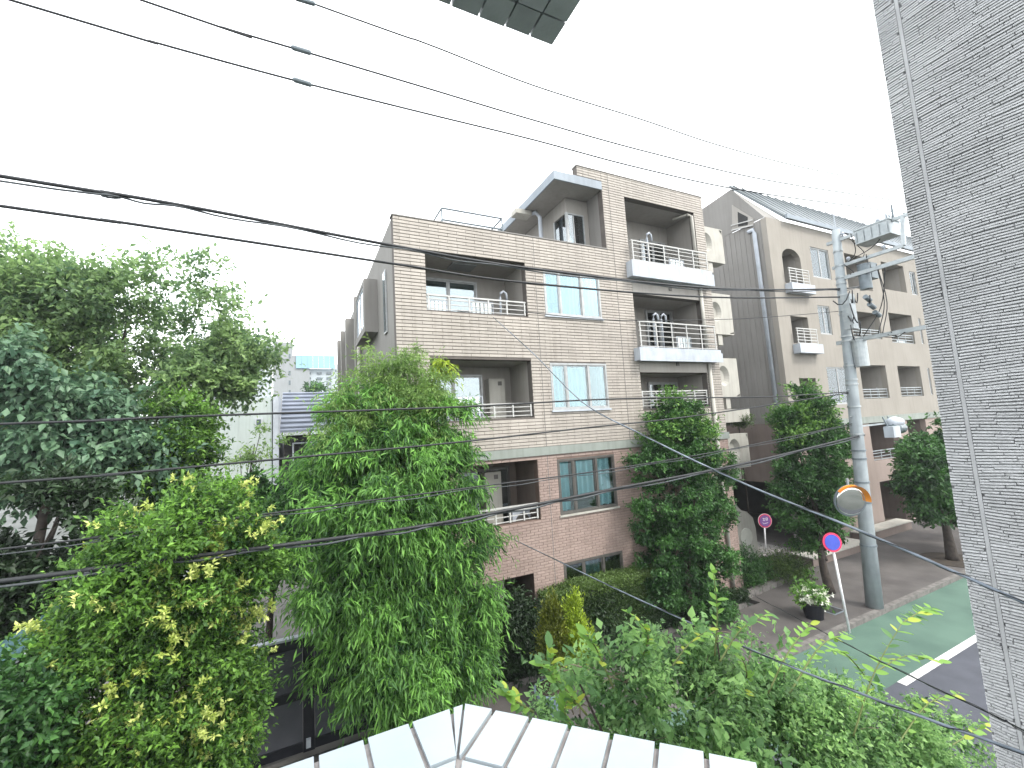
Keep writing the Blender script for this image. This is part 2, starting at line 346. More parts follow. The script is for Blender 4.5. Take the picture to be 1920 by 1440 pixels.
MB().box(1.755, 1.762, 13.33, 14.87, 9.1, 10.36).build('pane', pane, bw); MB().box(1.85, 1.87, 13.33, 14.87, 9.1, 10.36).build('curtain', curtw, bw)
for y0 in (16.6, 18.9, 21.2, 23.3):
    MB().box(1.75 if y0 > 18 else 1.86, 2.098, y0, y0+.35, 3.0, 11.1-.25*(y0 > 18)).build('wall_fin', grey, A)
MB().tube([(1.93, 16.2, .5), (1.93, 16.2, 10.9)], .06).tube([(1.93, 16.2, 10.9), (2.1, 16.2, 11.0)], .06).build('downpipe', cream, A, smooth=True)
mb = MB(); mb.box(2.04, 2.098, 17.4, 18.3, 8.3, 10.3); wd_ = mb.build('door', bronze, A)
# balconies of the left column
def balcony_left(h, yb, light, cabinet_x, zf, dark_=False, rz=(0, 0), curts=()):
    m = browns if dark_ else greyd
    recess(h[0], h[1], zf, h[3], YF+.222, yb, m, A)
    window(A, h[0]+.12, h[0]+1.9, zf+.02, h[3]-.22, yb-.075, alu if not dark_ else bronze, (.5,), curtains=curts, pm=panes)
    railing(A, h[0]+.02, h[1]-.02, rz[0], rz[1], YF+.07, n=3, posts=6)
balcony_left(b3, 11.75, 1, 5.2, 8.45, rz=(8.95, 9.35), curts=[(.03, .40, curt), (.55, .97, curtw)])
balcony_left(b2, 11.75, 1, 5.2, 5.65, rz=(6.15, 6.52), curts=[(.05, .9, curt)])
balcony_left(b1, 11.75, 1, 5.2, 2.95, True, rz=(3.43, 3.84), curts=[(.1, .4, curtw)])
MB().box(b3[0]+.9, b3[0]+1.6, 10.9, 11.4, b3[3]-.05, b3[3]-.004).build('ceiling_hatch', mat('hatch', (.2, .21, .21), None, 3, .7), A)
# entrance with its set-back pillar
recess(en[0], en[1], 0.02, en[3], YF+.222, 12.6, browns, A, 'entrance_recess'); MB().box(4.15, 4.72, 10.75, 11.1, 0.02, 2.08).build('pillar', greyd, A)
# three flat windows
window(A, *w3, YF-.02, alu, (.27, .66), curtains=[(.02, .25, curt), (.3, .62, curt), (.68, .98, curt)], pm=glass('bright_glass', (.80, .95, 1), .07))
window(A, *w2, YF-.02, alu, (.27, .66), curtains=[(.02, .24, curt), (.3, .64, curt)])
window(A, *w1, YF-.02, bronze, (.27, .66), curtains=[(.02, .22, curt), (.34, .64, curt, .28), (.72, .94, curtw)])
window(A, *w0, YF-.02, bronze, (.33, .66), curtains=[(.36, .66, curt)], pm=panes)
for h in (w3, w2, w1):
    MB().box(h[0]-.04, h[1]+.04, YF-.06, YF-.021, h[2]-.05, h[2]-.003).build('sill', whitep if h is not w1 else cream, A)
# right column: three balconies
def balcony_right(h, slab, rail, wins, zf, rx=(9.55, 13.0), lintel=None):
    recess(h[0], h[1], zf, h[3], YF+.222, 11.7, greyd, A)
    if slab:
        mb = MB(); mb.box(9.45, 13.1, YF-.28, YF-.002, slab[0], slab[1]); mb.box(9.42, 13.13, YF-.31, YF-.281, slab[0]-.03, slab[1]-.12)
        mb.build('balcony_front', whitep, A)
    y = YF-.2 if slab else YF+.06
    railing(A, rx[0], rx[1], rail[0], rail[1], y, n=5, posts=6)
    for (a, b, top, cs) in wins: window(A, a, b, zf+.02, top, 11.625, alu, (.5,) if b-a > .9 else (), curtains=cs, pm=panes)
balcony_right(r3, (10.42, 10.93), (10.95, 11.63), [(9.75, 10.5, 12.75, [(.1, .9, curt)]), (11.35, 12.6, 12.55, [(.05, .5, curt)])], 10.6)
balcony_right(r2, (7.72, 8.12), (8.14, 8.98), [(9.75, 10.5, 9.85, [(.1, .9, curt)]), (11.3, 12.6, 9.85, [(.5, .95, curt)])], 7.8)
balcony_right(r1, None, (6.28, 6.78), [(9.75, 10.5, 7.2, [(.1, .9, curt)]), (11.1, 12.5, 7.2, [(.05, .45, curt)])], 5.75, rx=(9.64, 12.6))
for z in (9.93, 7.37):    # plain spandrels in front of the tiles, above each recess
    MB().box(9.62, 12.8, YF-.022, YF-.014, z, z+.42).build('spandrel', greyd, A)
    MB().box(11.2, 11.32, YF-.05, YF-.023, z+.22, z+.34).build('vent', bronze, A)
dp = MB().tube([(12.62, YF+.1, 13.15), (12.62, YF-.06, 13.0), (12.62, YF-.06, 11.0)], .06).tube([(12.3, YF+.5, 13.1), (12.62, YF+.1, 13.15)], .05)
dp.tube([(12.66, YF-.08, 10.38), (12.66, YF-.08, 8.15)], .06).tube([(12.7, YF-.08, 7.68), (12.7, YF-.08, 0.2)], .06); dp.build('downpipe', cream, A, smooth=True)
# penthouse set back behind the roof terrace, corner window, oversailing roof slab
pc = PY(1068, 368, 12.1)
PX0, PYF = 7.85, 11.2
mb = MB(); mb.box(PX0, 8.716, PYF, PYF+.2, 10.9, 11.35).box(PX0, 8.716, PYF, PYF+.2, 12.75, 13.25).box(8.55, 8.716, PYF, PYF+.2, 11.35, 12.75)
mb.box(PX0, PX0+.2, PYF+.204, 12, 10.9, 11.35).box(PX0, PX0+.2, PYF+.204, 12., 12.75, 13.25).box(PX0, PX0+.2, 12.004, 22, 10.9, 13.25)
mb.build('penthouse_wall', greyd, A)
MB().box(8.722, 8.9, YF+.224, 13.0, 10.9, 13.515).build('tower_side_wall', grey, A)
cw = MB().box(PX0-.03, PX0+.05, PYF-.03, PYF+.05, 11.35, 12.75).box(8.5, 8.55, PYF, PYF+.05, 11.35, 12.75).box(PX0+.05, 8.5, PYF-.01, PYF+.04, 12.7, 12.75).box(PX0+.05, 8.5, PYF-.01, PYF+.04, 11.35, 11.4).box(8.1, 8.14, PYF, PYF+.04, 11.4, 12.7).box(PX0-.01, PX0+.04, 11.93, 12.0, 11.35, 12.75).build('corner_window', alu, A)
MB().box(PX0+.05, 8.5, PYF+.015, PYF+.02, 11.4, 12.7).build('pane', panes, cw); MB().box(PX0+.015, PX0+.02, PYF+.05, 11.93, 11.4, 12.7).build('pane', panes, cw)
MB().box(PX0+.2, 8.5, PYF+.05, PYF+.06, 11.4, 12.7).build('curtain', curt, cw); MB().box(PX0+.05, PX0+.06, PYF+.061, 11.93, 11.4, 12.7).build('curtain', curtw, cw)
rs = MB().box(6.98, 8.716, YF+.02, 23, 13.27, 13.5).build('roof_slab', greyd, A)
MB().box(6.93, 6.976, YF-.03, 23, 13.25, 13.52).box(6.976, 8.716, YF-.03, YF+.016, 13.25, 13.52).build('fascia', slabgrey, rs)
MB().tube([(7.2, 12.5, 13.2), (7.35, 12.3, 13.2), (7.45, 12.2, 13.0), (7.45, 12.2, 11.0)], .07).build('downpipe', whitep, A, smooth=True)
MB().box(6.6, 7.2, 12.3, 12.7, 13.08, 13.24).build('gutter_box', cream, A)
# cream stair-landing panels on the right flank, each with a rounded hollow and a drip spout
def landing(z0, z1, x0=14.45, x1=15.6, y=11.4):
    mb = MB(); cz = z0+(z1-z0)*.55; cx = x0+.32; r = .40; n = 18
    ring = [(cx+r*.8*math.cos(t), cz+r*math.sin(t)) for t in [math.pi*2*k/n for k in range(n)]]
    def edge(t):
        c, s_ = math.cos(t), math.sin(t); k = 1e9
        for v, lo, hi in ((c, x0-cx, x1-cx), (s_, z0-cz, z1-cz)):
            if v > 1e-6: k = min(k, hi/v)
            if v < -1e-6: k = min(k, lo/v)
        return (cx+c*k, cz+s_*k)
    out = [edge(math.pi*2*k/n) for k in range(n)]
    V = [(a, y, b) for a, b in ring]+[(a, y, b) for a, b in out]+[(cx+(a-cx)*.55, y+.14, cz+(b-cz)*.6) for a, b in ring]
    f = [(k, n+k, n+(k+1) % n, (k+1) % n) for k in range(n)]+[(k, (k+1) % n, 2*n+(k+1) % n, 2*n+k) for k in range(n)]+[tuple(2*n+k for k in range(n))]
    V += [(x0, y, z0), (x1, y, z0), (x1, y, z1), (x0, y, z1)]; mb.add(V, f)
    mb.box(x0, x1, y+.17, y+.45, z0, z1); mb.box(x1-.02, x1, y+.002, y+.17, z0, z1); mb.box(x0, x1-.02, y+.002, y+.17, z0, z0+.04); mb.box(x0, x1-.02, y+.002, y+.17, z1-.04, z1)
    o = mb.build('stair_panel', cream, A)
    MB().box(x0+.35, x0+.6, y+.05, y+.3, z0-.42, z0-.004).build('spout', cream, o)
    return o
landing(12.0, 13.45, 14.3, 15.6); landing(9.05, 10.7, 14.4, 15.65); landing(6.55, 8.1, 14.45, 15.6); landing(3.85, 5.15, 14.6, 15.75); 
mb = MB(); mb.box(13.304, 14.4, 11.9, 12.1, 5.5, 13.3); mb.build('stair_core_wall', grey, A)
MB().tube([(14.2, 11.3, 12.9), (14.2, 11.3, 14.3)], .05).build('downpipe', whitep, A, smooth=True)
# rounded cream end wall at street level
mb = MB(); P0 = [(14.55, .0), (15.6, .0), (15.6, 1.55), (15.5, 1.95), (15.2, 2.2), (14.9, 2.3), (14.55, 2.6)]
n = len(P0); mb.add([(a, 11.4, b) for a, b in P0]+[(a, 11.75, b) for a, b in P0], [tuple(range(n)), tuple(range(2*n-1, n-1, -1))]+[(i, i+n, (i+1) % n+n, (i+1) % n) for i in range(n)])
o = mb.build('end_wall', cream, A); MB().disc((15.0, 11.37, 1.3), (0, -1, 0), .33, .028).build('round_niche', mat('niche', (.5, .5, .45), None, 3, .8), o)
MB().box(14.5, 16.1, 11.45, 12.4, 5.6, 6.1).build('planter_trough', cream, A)
for x_, z0_, z1_ in ((6.05, 5.31, TT-.01), (8.98, 5.31, 13.85), (6.05, .03, 5.06), (9.3, .03, 5.06)): MB().box(x_, x_+.016, YF-.0155, YF-.001, z0_, z1_).build('sealant_joint', mat('dark_sealant', (.16, .15, .14), None, 5, .7), A)
# roof access railing
rr = thing('roof_railing', (4.1, 12.2, 10.9), 'thin grey steel guard rail standing on the flat roof of the tiled building', 'railing')
q = [(3.7, 11.4), (5.6, 11.4), (5.6, 12.9), (3.7, 12.9)]
for i in range(4):
    a, b = q[i], q[(i+1) % 4]
    for z in (11.9, 12.25): MB().tube([(*a, z), (*b, z)], .028, 6).build('rail', steeld, rr)
    MB().tube([(*a, 10.9), (*a, 12.25)], .026, 6).build('post', steeld, rr)

# things standing on the balconies
def cabinet(x, z, y=11.45, h=1.5, label='', w=.5):
    t = thing('cabinet', (x, y, z), label, 'cabinet'); MB().box(x, x+w, y, y+.28, z, z+h).build('body', cream, t)
    MB().box(x+.015, x+w-.015, y-.016, y-.002, z+.03, z+h-.03).build('door', cream, t); MB().box(x+w*.55, x+w*.8, y-.022, y-.017, z+h-.2, z+h-.08).build('vent', bronze, t)
cabinet(4.9, 5.66, label='tall cream storage cabinet on the leafy middle balcony of the left column', h=1.65)
cabinet(4.62, 2.96, label='tall cream storage cabinet standing in the dark lowest balcony', h=1.7)
def ac(x, z, y, label):
    t = thing('air_conditioner', (x, y, z), label, 'air conditioner', 'outdoor units on the balconies'); MB().box(x, x+.75, y, y+.28, z+.05, z+.6).build('case', whitep, t)
    MB().disc((x+.3, y-.003, z+.33), (0, -1, 0), .21, .01).build('fan_grille', bronze, t); MB().box(x+.05, x+.12, y, y+.28, z, z+.05).box(x+.62, x+.69, y, y+.28, z, z+.05).build('foot', steeld, t)
ac(10.55, 10.62, 11.2, 'white air conditioner behind the railing of the top right balcony')
ac(10.6, 7.82, 11.2, 'white air conditioner behind the railing of the middle right balcony')
ac(11.6, 5.77, 11.2, 'white air conditioner behind the rail of the lowest right balcony above the street tree')
ac(5.2, 2.97, 11.0, 'white air conditioner beside the cabinet in the dark lowest balcony')
def arch_hook(x, z, y, lab):
    t = thing('drying_pole_arm', (x, y, z), lab, 'drying pole arm', 'white arched drying pole arms')
    MB().tube([(x, y, z), (x, y, z+.95), (x+.03, y, z+1.1), (x+.12, y, z+1.16), (x+.2, y, z+1.1), (x+.22, y, z+.9)], .035, 8).build('arm', whitep, t, smooth=True)
    MB().box(x+.02, x+.2, y-.03, y+.03, z+.7, z+.74).build('hook', bronze, t)
arch_hook(10.55, 11.0, 10.5, 'white arched drying arm standing on the top right balcony')
arch_hook(10.5, 8.2, 10.5, 'left one of the two white arched drying arms on the middle right balcony'); arch_hook(10.85, 8.2, 10.5, 'right one of the two white arched drying arms on the middle right balcony')
arch_hook(5.15, 8.6, 10.9, 'thin white drying arm at the right end of the top left balcony')
def rack(x, z, y, lab, w=.8, h=1.0):
    t = thing('clothes_rack', (x, y, z), lab, 'clothes rack', 'laundry racks on the balconies')
    for s in (0, w): MB().bar((x+s, y, z), (x+s, y, z+h), .025).build('upright', whitep, t)
    for k in range(3): MB().bar((x, y, z+h*(.5+.25*k)), (x+w, y, z+h*(.5+.25*k)), .02).build('bar', whitep, t)
    mb = MB()
    for k in range(5):
        a = x+.06+k*w/5.6; mb.box(a, a+w/8, y-.012+.006*(k % 2), y+.012, z+h*.55, z+h*.98)
    mb.build('towel', curtw, t)
rack(4.35, 8.5, 11.2, 'white laundry rack with towels on the top left balcony', .7, 1.0)
rack(3.5, 5.9, 10.8, 'white laundry rack at the bamboo end of the middle left balcony', .9, .85)
rack(11.7, 10.65, 10.7, 'white laundry rack behind the rail of the top right balcony', .7, .8)
rack(11.9, 7.82, 10.9, 'white laundry rack at the pipe end of the middle right balcony', .7, .9)
rack(2.98, 8.5, 10.95, 'narrow white laundry rack at the corner end of the top left balcony', .6, .85)
# ================================================================= SECOND APARTMENT BUILDING (right)
B = thing('apartment_building', (19.1, 11.7, 0), 'beige apartment building with arched balcony and grey metal roof behind the utility pole', 'apartment building')
YB = 11.7; XB = 19.1; XE = 41
def rp(x0, y0, x1, y1):        # opening on the front plane from two surveyed corners
    a, b = PY(x0, y0, YB), PY(x1, y1, YB); return (round(a[0], 3), round(b[0], 3), round(b[2], 3), round(a[2], 3))
arch = (19.95, 21.35, 11.75, 13.45); q2 = (20.0, 21.3, 8.95, 10.2); q1 = (20.05, 21.3, 6.0, 7.35)
big = [rp(*q_) for q_ in ((1582, 474, 1637, 546), (1651, 490, 1701, 549), (1594, 582, 1655, 636), (1665, 586, 1717, 645), (1611, 684, 1669, 746), (1682, 686, 1733, 742))]
big = [(a, b, c, d) for a, b, c, d in big]; bx_ = [(a+(33.6-25.6)+4, b+(33.6-25.6)+4, c, d) for a, b, c, d in big if b < 27.9]
big = [h for h in big if h[1] < 32.2]
low = [rp(1628, 788, 1692, 857), rp(1699, 783, 1744, 846)]; ent = rp(1649, 904, 1713, 988); ent = (ent[0], ent[1], 0, ent[3])
wb = [rp(1518, 462, 1560, 525), rp(1532, 572, 1562, 628), rp(1549, 688, 1600, 757), rp(1704, 508, 1722, 554), rp(1721, 597, 1733, 645), rp(1738, 690, 1750, 740)]
mb = MB(); wall_y(mb, XB, XE, 5.42, 14.76, YB, YB+.25, [arch, q2, q1]+big+wb); mb.build('front_wall', beige, B)
mb = MB(); wall_y(mb, XB, XE, 0, 5.1, YB, YB+.25, low+[ent]); mb.build('lower_front_wall', beigep, B)
MB().box(XB-.03, XE, YB-.04, YB+.22, 5.103, 5.417).build('storey_band', bandg, B)
# arch spandrels filling the top corners of the arched opening
mb = MB(); ax0, ax1, _, az = arch; rx = (ax1-ax0)/2; cx = (ax0+ax1)/2
for s in (-1, 1):
    V = [(cx+s*rx, YB, az)]+[(cx+s*rx*math.sin(t), YB, az-.5+.5*math.cos(t)) for t in np.linspace(0, math.pi/2, 9)]; k = len(V)
    V += [(a, YB+.24, c) for a, b, c in V]; mb.add(V, [tuple(range(k)), tuple(range(2*k-1, k-1, -1))]+[(i, i+k, (i+1) % k+k, (i+1) % k) for i in range(k)])
mb.build('arch', beige, B)
for h in (arch, q2, q1): recess(h[0], h[1], h[2]-.5 if h is not q1 else h[2]-.3, h[3], YB+.252, YB+1.5, greyd, B)
for h in big+low: recess(h[0], h[1], h[2], h[3], YB+.252, YB+1.5, greyd if h[2] > 5 else browns, B); 
for i, h in enumerate(big+low):
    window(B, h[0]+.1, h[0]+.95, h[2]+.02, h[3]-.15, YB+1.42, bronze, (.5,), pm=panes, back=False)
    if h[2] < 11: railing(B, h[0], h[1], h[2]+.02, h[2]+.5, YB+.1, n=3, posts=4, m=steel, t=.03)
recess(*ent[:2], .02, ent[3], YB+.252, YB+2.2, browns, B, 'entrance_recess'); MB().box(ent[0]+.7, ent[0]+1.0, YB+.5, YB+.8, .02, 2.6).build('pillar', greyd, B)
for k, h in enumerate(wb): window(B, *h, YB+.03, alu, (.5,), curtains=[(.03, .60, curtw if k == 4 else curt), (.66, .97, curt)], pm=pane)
for z, h in ((11.35, arch), (8.55, q2)):
    MB().box(19.9, 21.65, YB-.32, YB-.002, z-.1, z+.32).build('balcony_front', whitep, B); railing(B, 19.95, 21.5, z+.33, z+1.05, YB-.2, n=5, posts=4, t=.03)
# side wall with its passage opening, ribbed; gable above
V = []; mb = MB()
def side(y0, y1, z0, z1, m): m.box(XB, XB+.25, y0, y1, z0, z1)
mb = MB(); side(YB+.254, 24, 5.42, 14.75, mb); side(YB+.254, 24, 2.75, 5.417, mb); side(YB+.254, 12.2, 0, 2.74, mb)
ga = PX(1370, 355, XB); mb.build('side_wall', grey, B)
# ribs of the side wall render, one vertical batten each
for k in range(44):
    y = YB+.3+k*.26; 
    if y < 23: MB().box(XB-.018, XB-.002, y, y+.10, 5.43, 14.7).build('rib', grey, B)
MB().box(XB-.03, XB-.002, YB+.26, 24, 2.75, 5.40).build('side_plinth', browns, B)
MB().box(XB+.3, 24.8, YB+.5, 24, 2.74, 2.9).build('passage_ceiling', dark, B); MB().box(24.6, 24.8, YB+.5, 24, 0, 2.73).box(XB+.3, 24.6, 23.8, 24, 0, 2.73).build('passage_wall', dark, B)
gy, gz = float(ga[1]), float(ga[2])
ge = PX(1325, 386, XB); gm = MB()
gp = [(13.6, 14.76), (gy, gz), (float(ge[1]), float(ge[2])), (24, float(ge[2])-.6), (24, 14.76)]
# gable with triangular window opening drawn as two pieces around it
n = len(gp); gm.add([(XB, a, b) for a, b in gp]+[(XB+.25, a, b) for a, b in gp], [tuple(range(n)), tuple(range(2*n-1, n-1, -1))]+[(i, i+n, (i+1) % n+n, (i+1) % n) for i in range(n)])
g = gm.build('gable', grey, B)
tw = [PX(x, y, XB-.03) for x, y in ((1372, 384), (1413, 410), (1412, 424), (1373, 432))]
MB().add([(XB, gy, gz), (20.4, YB+.05, 14.765), (XB, YB+.05, 14.765), (XB, 13.6, 14.765)], [(0, 2, 1), (0, 3, 2)]).build('gable_wing', grey, B)
tr = MB(); tr.add([p for p in tw]+[p+np.array([.03, 0, 0]) for p in tw], [(3, 2, 1, 0), (4, 5, 6, 7)]+[(i, (i+1) % 4, (i+1) % 4+4, i+4) for i in range(4)]); tri = tr.build('attic_window', greyd, B)
tw2 = [PX(x, y, XB-.035) for x, y in ((1383, 397), (1402, 407), (1402, 422), (1384, 425))]
MB().quad(*tw2[::-1]).build('pane', dark, tri)
pt = [PX(x, y, XB-.1) for x, y in ((1372, 432), (1412, 422))]; MB().bar(pt[0], pt[1], .05).bar(pt[0]+[0, 0, .25], pt[1]+[0, 0, .25], .04).build('rail', railm, tri)
# roof: eave above the front wall, rising to the ridge
mb = MB(); mb.add([(20.4, YB-.15, 14.78), (XE, YB-.15, 14.78), (XE, gy, gz+.05), (XB-.1, gy, gz+.05), (20.4, YB-.15, 14.95), (XE, YB-.15, 14.95), (XE, gy, gz+.2), (XB-.1, gy, gz+.2)],
    [(0, 1, 2, 3), (7, 6, 5, 4), (0, 4, 5, 1), (1, 5, 6, 2), (2, 6, 7, 3), (3, 7, 4, 0)]); ro = mb.build('roof', metalroof, B)
for k in range(34):
    t = k/33; x = 20.6+t*(XE-20.8); MB().bar((x, YB-.1, 14.99), (x-1.3*(1-t), gy, gz+.24), .04).build('seam', metalroof, ro)
MB().box(20.3, XE, YB-.26, YB-.155, 14.8, 15.0).build('gutter', slabgrey, ro)
MB().tube([(XB-.07, 12.55, 14.4), (XB-.09, 12.3, 14.4), (XB-.09, 12.25, 14.2), (XB-.09, 12.2, 5.6)], .09).build('downpipe', whitep, B, smooth=True)
MB().box(XE-.3, XE, YB+.26, 30, 0, 14.6).box(XB+.26, XE-.31, 23.6, 23.9, 2.95, 14.6).build('rear_wall', grey, B)
rack(30.2, 8.55, 12.1, 'white laundry hanging on a far balcony right of the utility pole', 1.0, 1.0)
rack(27.6, 5.95, 12.2, 'laundry rack on the far balcony just above the storey band', 1.2, .95)
pm0 = PZ(1621, 1163, -.105); structure(MB().quad(pm0+[-.25, -.07, 0], pm0+[.25, -.07, 0], pm0+[.25, .07, 0], pm0+[-.25, .07, 0]), 'paint_mark', linem)
# ================================================================= BEHIND, LEFT
def block(name, x0, x1, y0, y1, z1, m, label, cat='building', wins=None, group=None):
    t = thing(name, (x0, y0, 0), label, cat, group); MB().box(x0, x1, y0, y1, -.1, z1).build('wall', m, t)
    for (a, b, c, d) in (wins or []):
        w = MB().box(a, b, y0-.06, y0-.003, c, d).build('window', mat('far_frame', (.45, .48, .5), None, 3, .6), t)
        MB().box(a+.08, b-.08, y0-.075, y0-.062, c+.08, d-.08).build('pane', mat('far_pane', (.10, .13, .145), (.07, .09, .10), 2, .2, spec=.6), w)
    return t
pale = mat('pale_render', (.40, .45, .43), (.35, .40, .385), .6, .8, streak=.3)
palew = mat('haze_pale_render', (.36, .40, .42), (.33, .37, .39), .2, .8)  # pale colour carries the distance haze on the far blocks
pgrey = mat('far_grey_render', (.25, .265, .27), (.22, .235, .24), .2, .8, streak=.2)
pblue = mat('blue_cladding', (.22, .37, .46), (.19, .33, .42), .3, .5)
hb = block('house', -6.2, -1.25, 25, 33, 8.15, pale, 'pale green rendered building with a blank wall behind the big left tree', 'house', [(-2.0, -1.65, 6.7, 7.15)])
MB().box(-1.2, -.95, 24.8, 33, -.1, 8.3).build('corner_pier', whitep, hb)
# house with the sloping grey metal roof
G = thing('house', (-.6, 25, 0), 'low house with a sloping blue grey metal roof behind the bamboo', 'house')
MB().box(-.75, 4.5, 25.6, 33, -.1, 6.1).build('wall', dark if False else browns, G)
rf = MB().add([(-.9, 24.8, 6.35), (4.8, 24.8, 6.35), (4.8, 29.5, 8.75), (-.9, 29.5, 8.75), (-.9, 24.8, 6.47), (4.8, 24.8, 6.47), (4.8, 29.5, 8.87), (-.9, 29.5, 8.87)], [(0, 1, 2, 3), (7, 6, 5, 4), (0, 4, 5, 1), (1, 5, 6, 2), (2, 6, 7, 3), (3, 7, 4, 0)]).build('roof', mat('blue_grey_roof', (.19, .21, .26), (.13, .15, .19), 1, .4, metal=.3), G)
for k in range(9): t_ = (k+.5)/9; MB().bar((-.88, 24.8+4.7*t_, 6.5+2.4*t_), (4.78, 24.8+4.7*t_, 6.5+2.4*t_), .16, .07).build('roof_batten', MATS['blue_grey_roof'], rf)
MB().box(-.72, 4.4, 25.5, 25.59, 3, 6.2).build('eave_shade_sheet', dark, G)  # dark sheet before the wall, painting in the shade under the eave
wf = MB().box(-.35, 1.6, 25.3, 25.36, 5.75, 5.82).box(-.35, -.28, 25.3, 25.36, 4.9, 5.75).box(.6, .66, 25.3, 25.36, 4.9, 5.75).box(1.53, 1.6, 25.3, 25.36, 4.9, 5.75).box(-.35, 1.6, 25.301, 25.359, 4.83, 4.9).build('window_frame', whitep, G)
wins = []
for i in range(3):
    for j in range(6): wins.append((3.0+.0+i*.0+(i*.0), 0, 0, 0))
wins = [(a, a+.85, z, z+.9) for a in (1.05+.0,) for z in ()]
FB = thing('office_building', (-3, 60, 0), 'far grey office block with pale blue cladding and a stair tower above the metal roof', 'office building')
a0 = PY(512, 640, 60)[0]; a1 = PY(549, 668, 60)[0]; a2 = PY(628, 690, 60)[0]
MB().box(a0, a1+1.9, 60, 66, -.1, PY(560, 667, 60)[2]).build('stair_wall', pgrey, FB); MB().box(a0, a1-.05, 60.5, 65, PY(560, 667, 60)[2]+.004, PY(530, 640, 60)[2]).build('stair_tower', pgrey, FB)
zt = PY(590, 667, 60)[2]; zb_ = PY(590, 691, 60)[2]
MB().box(a1+1.904, a2, 60.3, 72, -.1, zb_).build('wall', palew, FB)
nb = 7; ww = (a2-a1+.4)/nb
for k in range(nb): MB().box(a1+.35+k*(a2-a1-.35)/nb, a1+.33+(k+1)*(a2-a1-.35)/nb, 59.8 if k % 2 else 59.83, 59.99, zb_, zt).build('cladding_panel', pblue, FB)
for i, px in enumerate((560, 573, 594, 612)):
    for py in (698, 707.5, 717, 727, 737):
        a = PY(px, py, 60.3); b = PY(px+(10 if i < 2 else 9), py+4, 60.3)
        if i < 2 and py < 700: pass
        w = MB().box(a[0], b[0], 60.2, 60.297, b[2], a[2]).build('window', MATS['far_pane'], FB)
for py in (665, 697, 715, 733): a = PY(543, py, 60); MB().box(a[0]-.1, a[0]+.12, 59.95, 59.997, a[2]-.45, a[2]+.1).build('slit_window', MATS['far_pane'], FB)
def farblock(px0, px1, pyt, Y, m, lab, wp):
    a, b = PY(px0, pyt, Y), PY(px1, pyt, Y)
    return block('apartment_block', a[0], b[0], Y, Y+14, a[2], m, lab, 'apartment block', [(PY(x, y, Y)[0], PY(x+5, y, Y)[0], PY(x, y+7, Y)[2], PY(x, y, Y)[2]) for x, y in wp], 'hazy blocks on the skyline')
farblock(624, 662, 683, 95, palew, 'pale hazy block on the skyline just left of the tiled building', [(x, y) for x in (627, 636, 645) for y in (692, 703, 714, 725)])
farblock(462, 503, 641, 110, palew, 'pale hazy block on the skyline showing past the big left tree', [(x, y) for x in (474, 482) for y in (650, 662)])
farblock(489, 512, 616, 130, mat('haze_white_render', (.85, .87, .88), None, .2, .8), 'thin white hazy tower beside the stair tower', [])  # fading by distance haze is put into this white colour
farblock(380, 470, 720, 70, palew, 'long pale block hidden low behind the big left tree', [])
# ================================================================= GATE
Gt = thing('sliding_gate', (.3, 9.85, 0), 'black framed gate with dark grey panels left of the bamboo', 'gate')
bl = mat('black_paint', (.012, .013, .018), (.008, .009, .012), 6, .45); pnl = mat('dark_panel', (.075, .078, .09), (.055, .058, .068), 3, .5)
def gatepart(a, b, c, d, y0=9.84, y1=9.94, m=bl, n='frame'): MB().box(a, b, y0, y1, c, d).build(n, m, Gt)
for x in (-1.02, .02, 2.2): gatepart(x, x+.2, 0, 2.05, n='post')
for z in (.02, .95, 1.88): gatepart(-.818, .018, z, z+.16, n='rail'); gatepart(.222, 2.198, z, z+.16, n='rail')
for z0, z1 in ((.184, .946), (1.114, 1.876)):
    gatepart(-.815, .015, z0, z1, 9.875, 9.9, pnl, 'panel'); gatepart(.226, 1.2, z0, z1, 9.875, 9.9, pnl, 'panel'); gatepart(1.204, 2.195, z0, z1, 9.875, 9.9, pnl, 'panel')
gatepart(-1.02, 2.4, 2.053, 2.09, 9.83, 9.97, whitep, 'coping'); 
MB().box(.07, .15, 9.76, 9.835, .1, .24).build('latch_box', whitep, Gt)
# left boundary: retaining wall and curved canopy roof
cn = thing('canopy_roof', (-9, 10, 2), 'curved pale blue canopy roof edge at the far left under the dark shrubs', 'canopy')
pts = [PY(x, y, 8.8) for x, y in ((-120, 1330), (-40, 1290), (20, 1248), (60, 1215), (92, 1190))]
V = []
for k, p_ in enumerate(pts): V += [p_, p_+np.array([-.2, .9, .32-.03*k])]
V += [v-np.array([0, 0, .03]) for v in V]; nn = len(pts)
f = [(2*i, 2*i+2, 2*i+3, 2*i+1) for i in range(nn-1)]+[(2*nn+2*i+1, 2*nn+2*i+3, 2*nn+2*i+2, 2*nn+2*i) for i in range(nn-1)]+[(2*i, 2*nn+2*i, 2*nn+2*i+2, 2*i+2) for i in range(nn-1)]
MB().add(V, f).build('sheet', mat('canopy_sheet', (.06, .11, .12), (.035, .07, .08), 4, .25), cn); MB().tube(pts, .03, 6).build('edge_trim', whitep, cn)
MB().tube([pts[1]-[0, 0, 2.1], pts[1]], .04).tube([pts[4]-[0, 0, 2.4], pts[4]], .04).build('post', steel, cn)
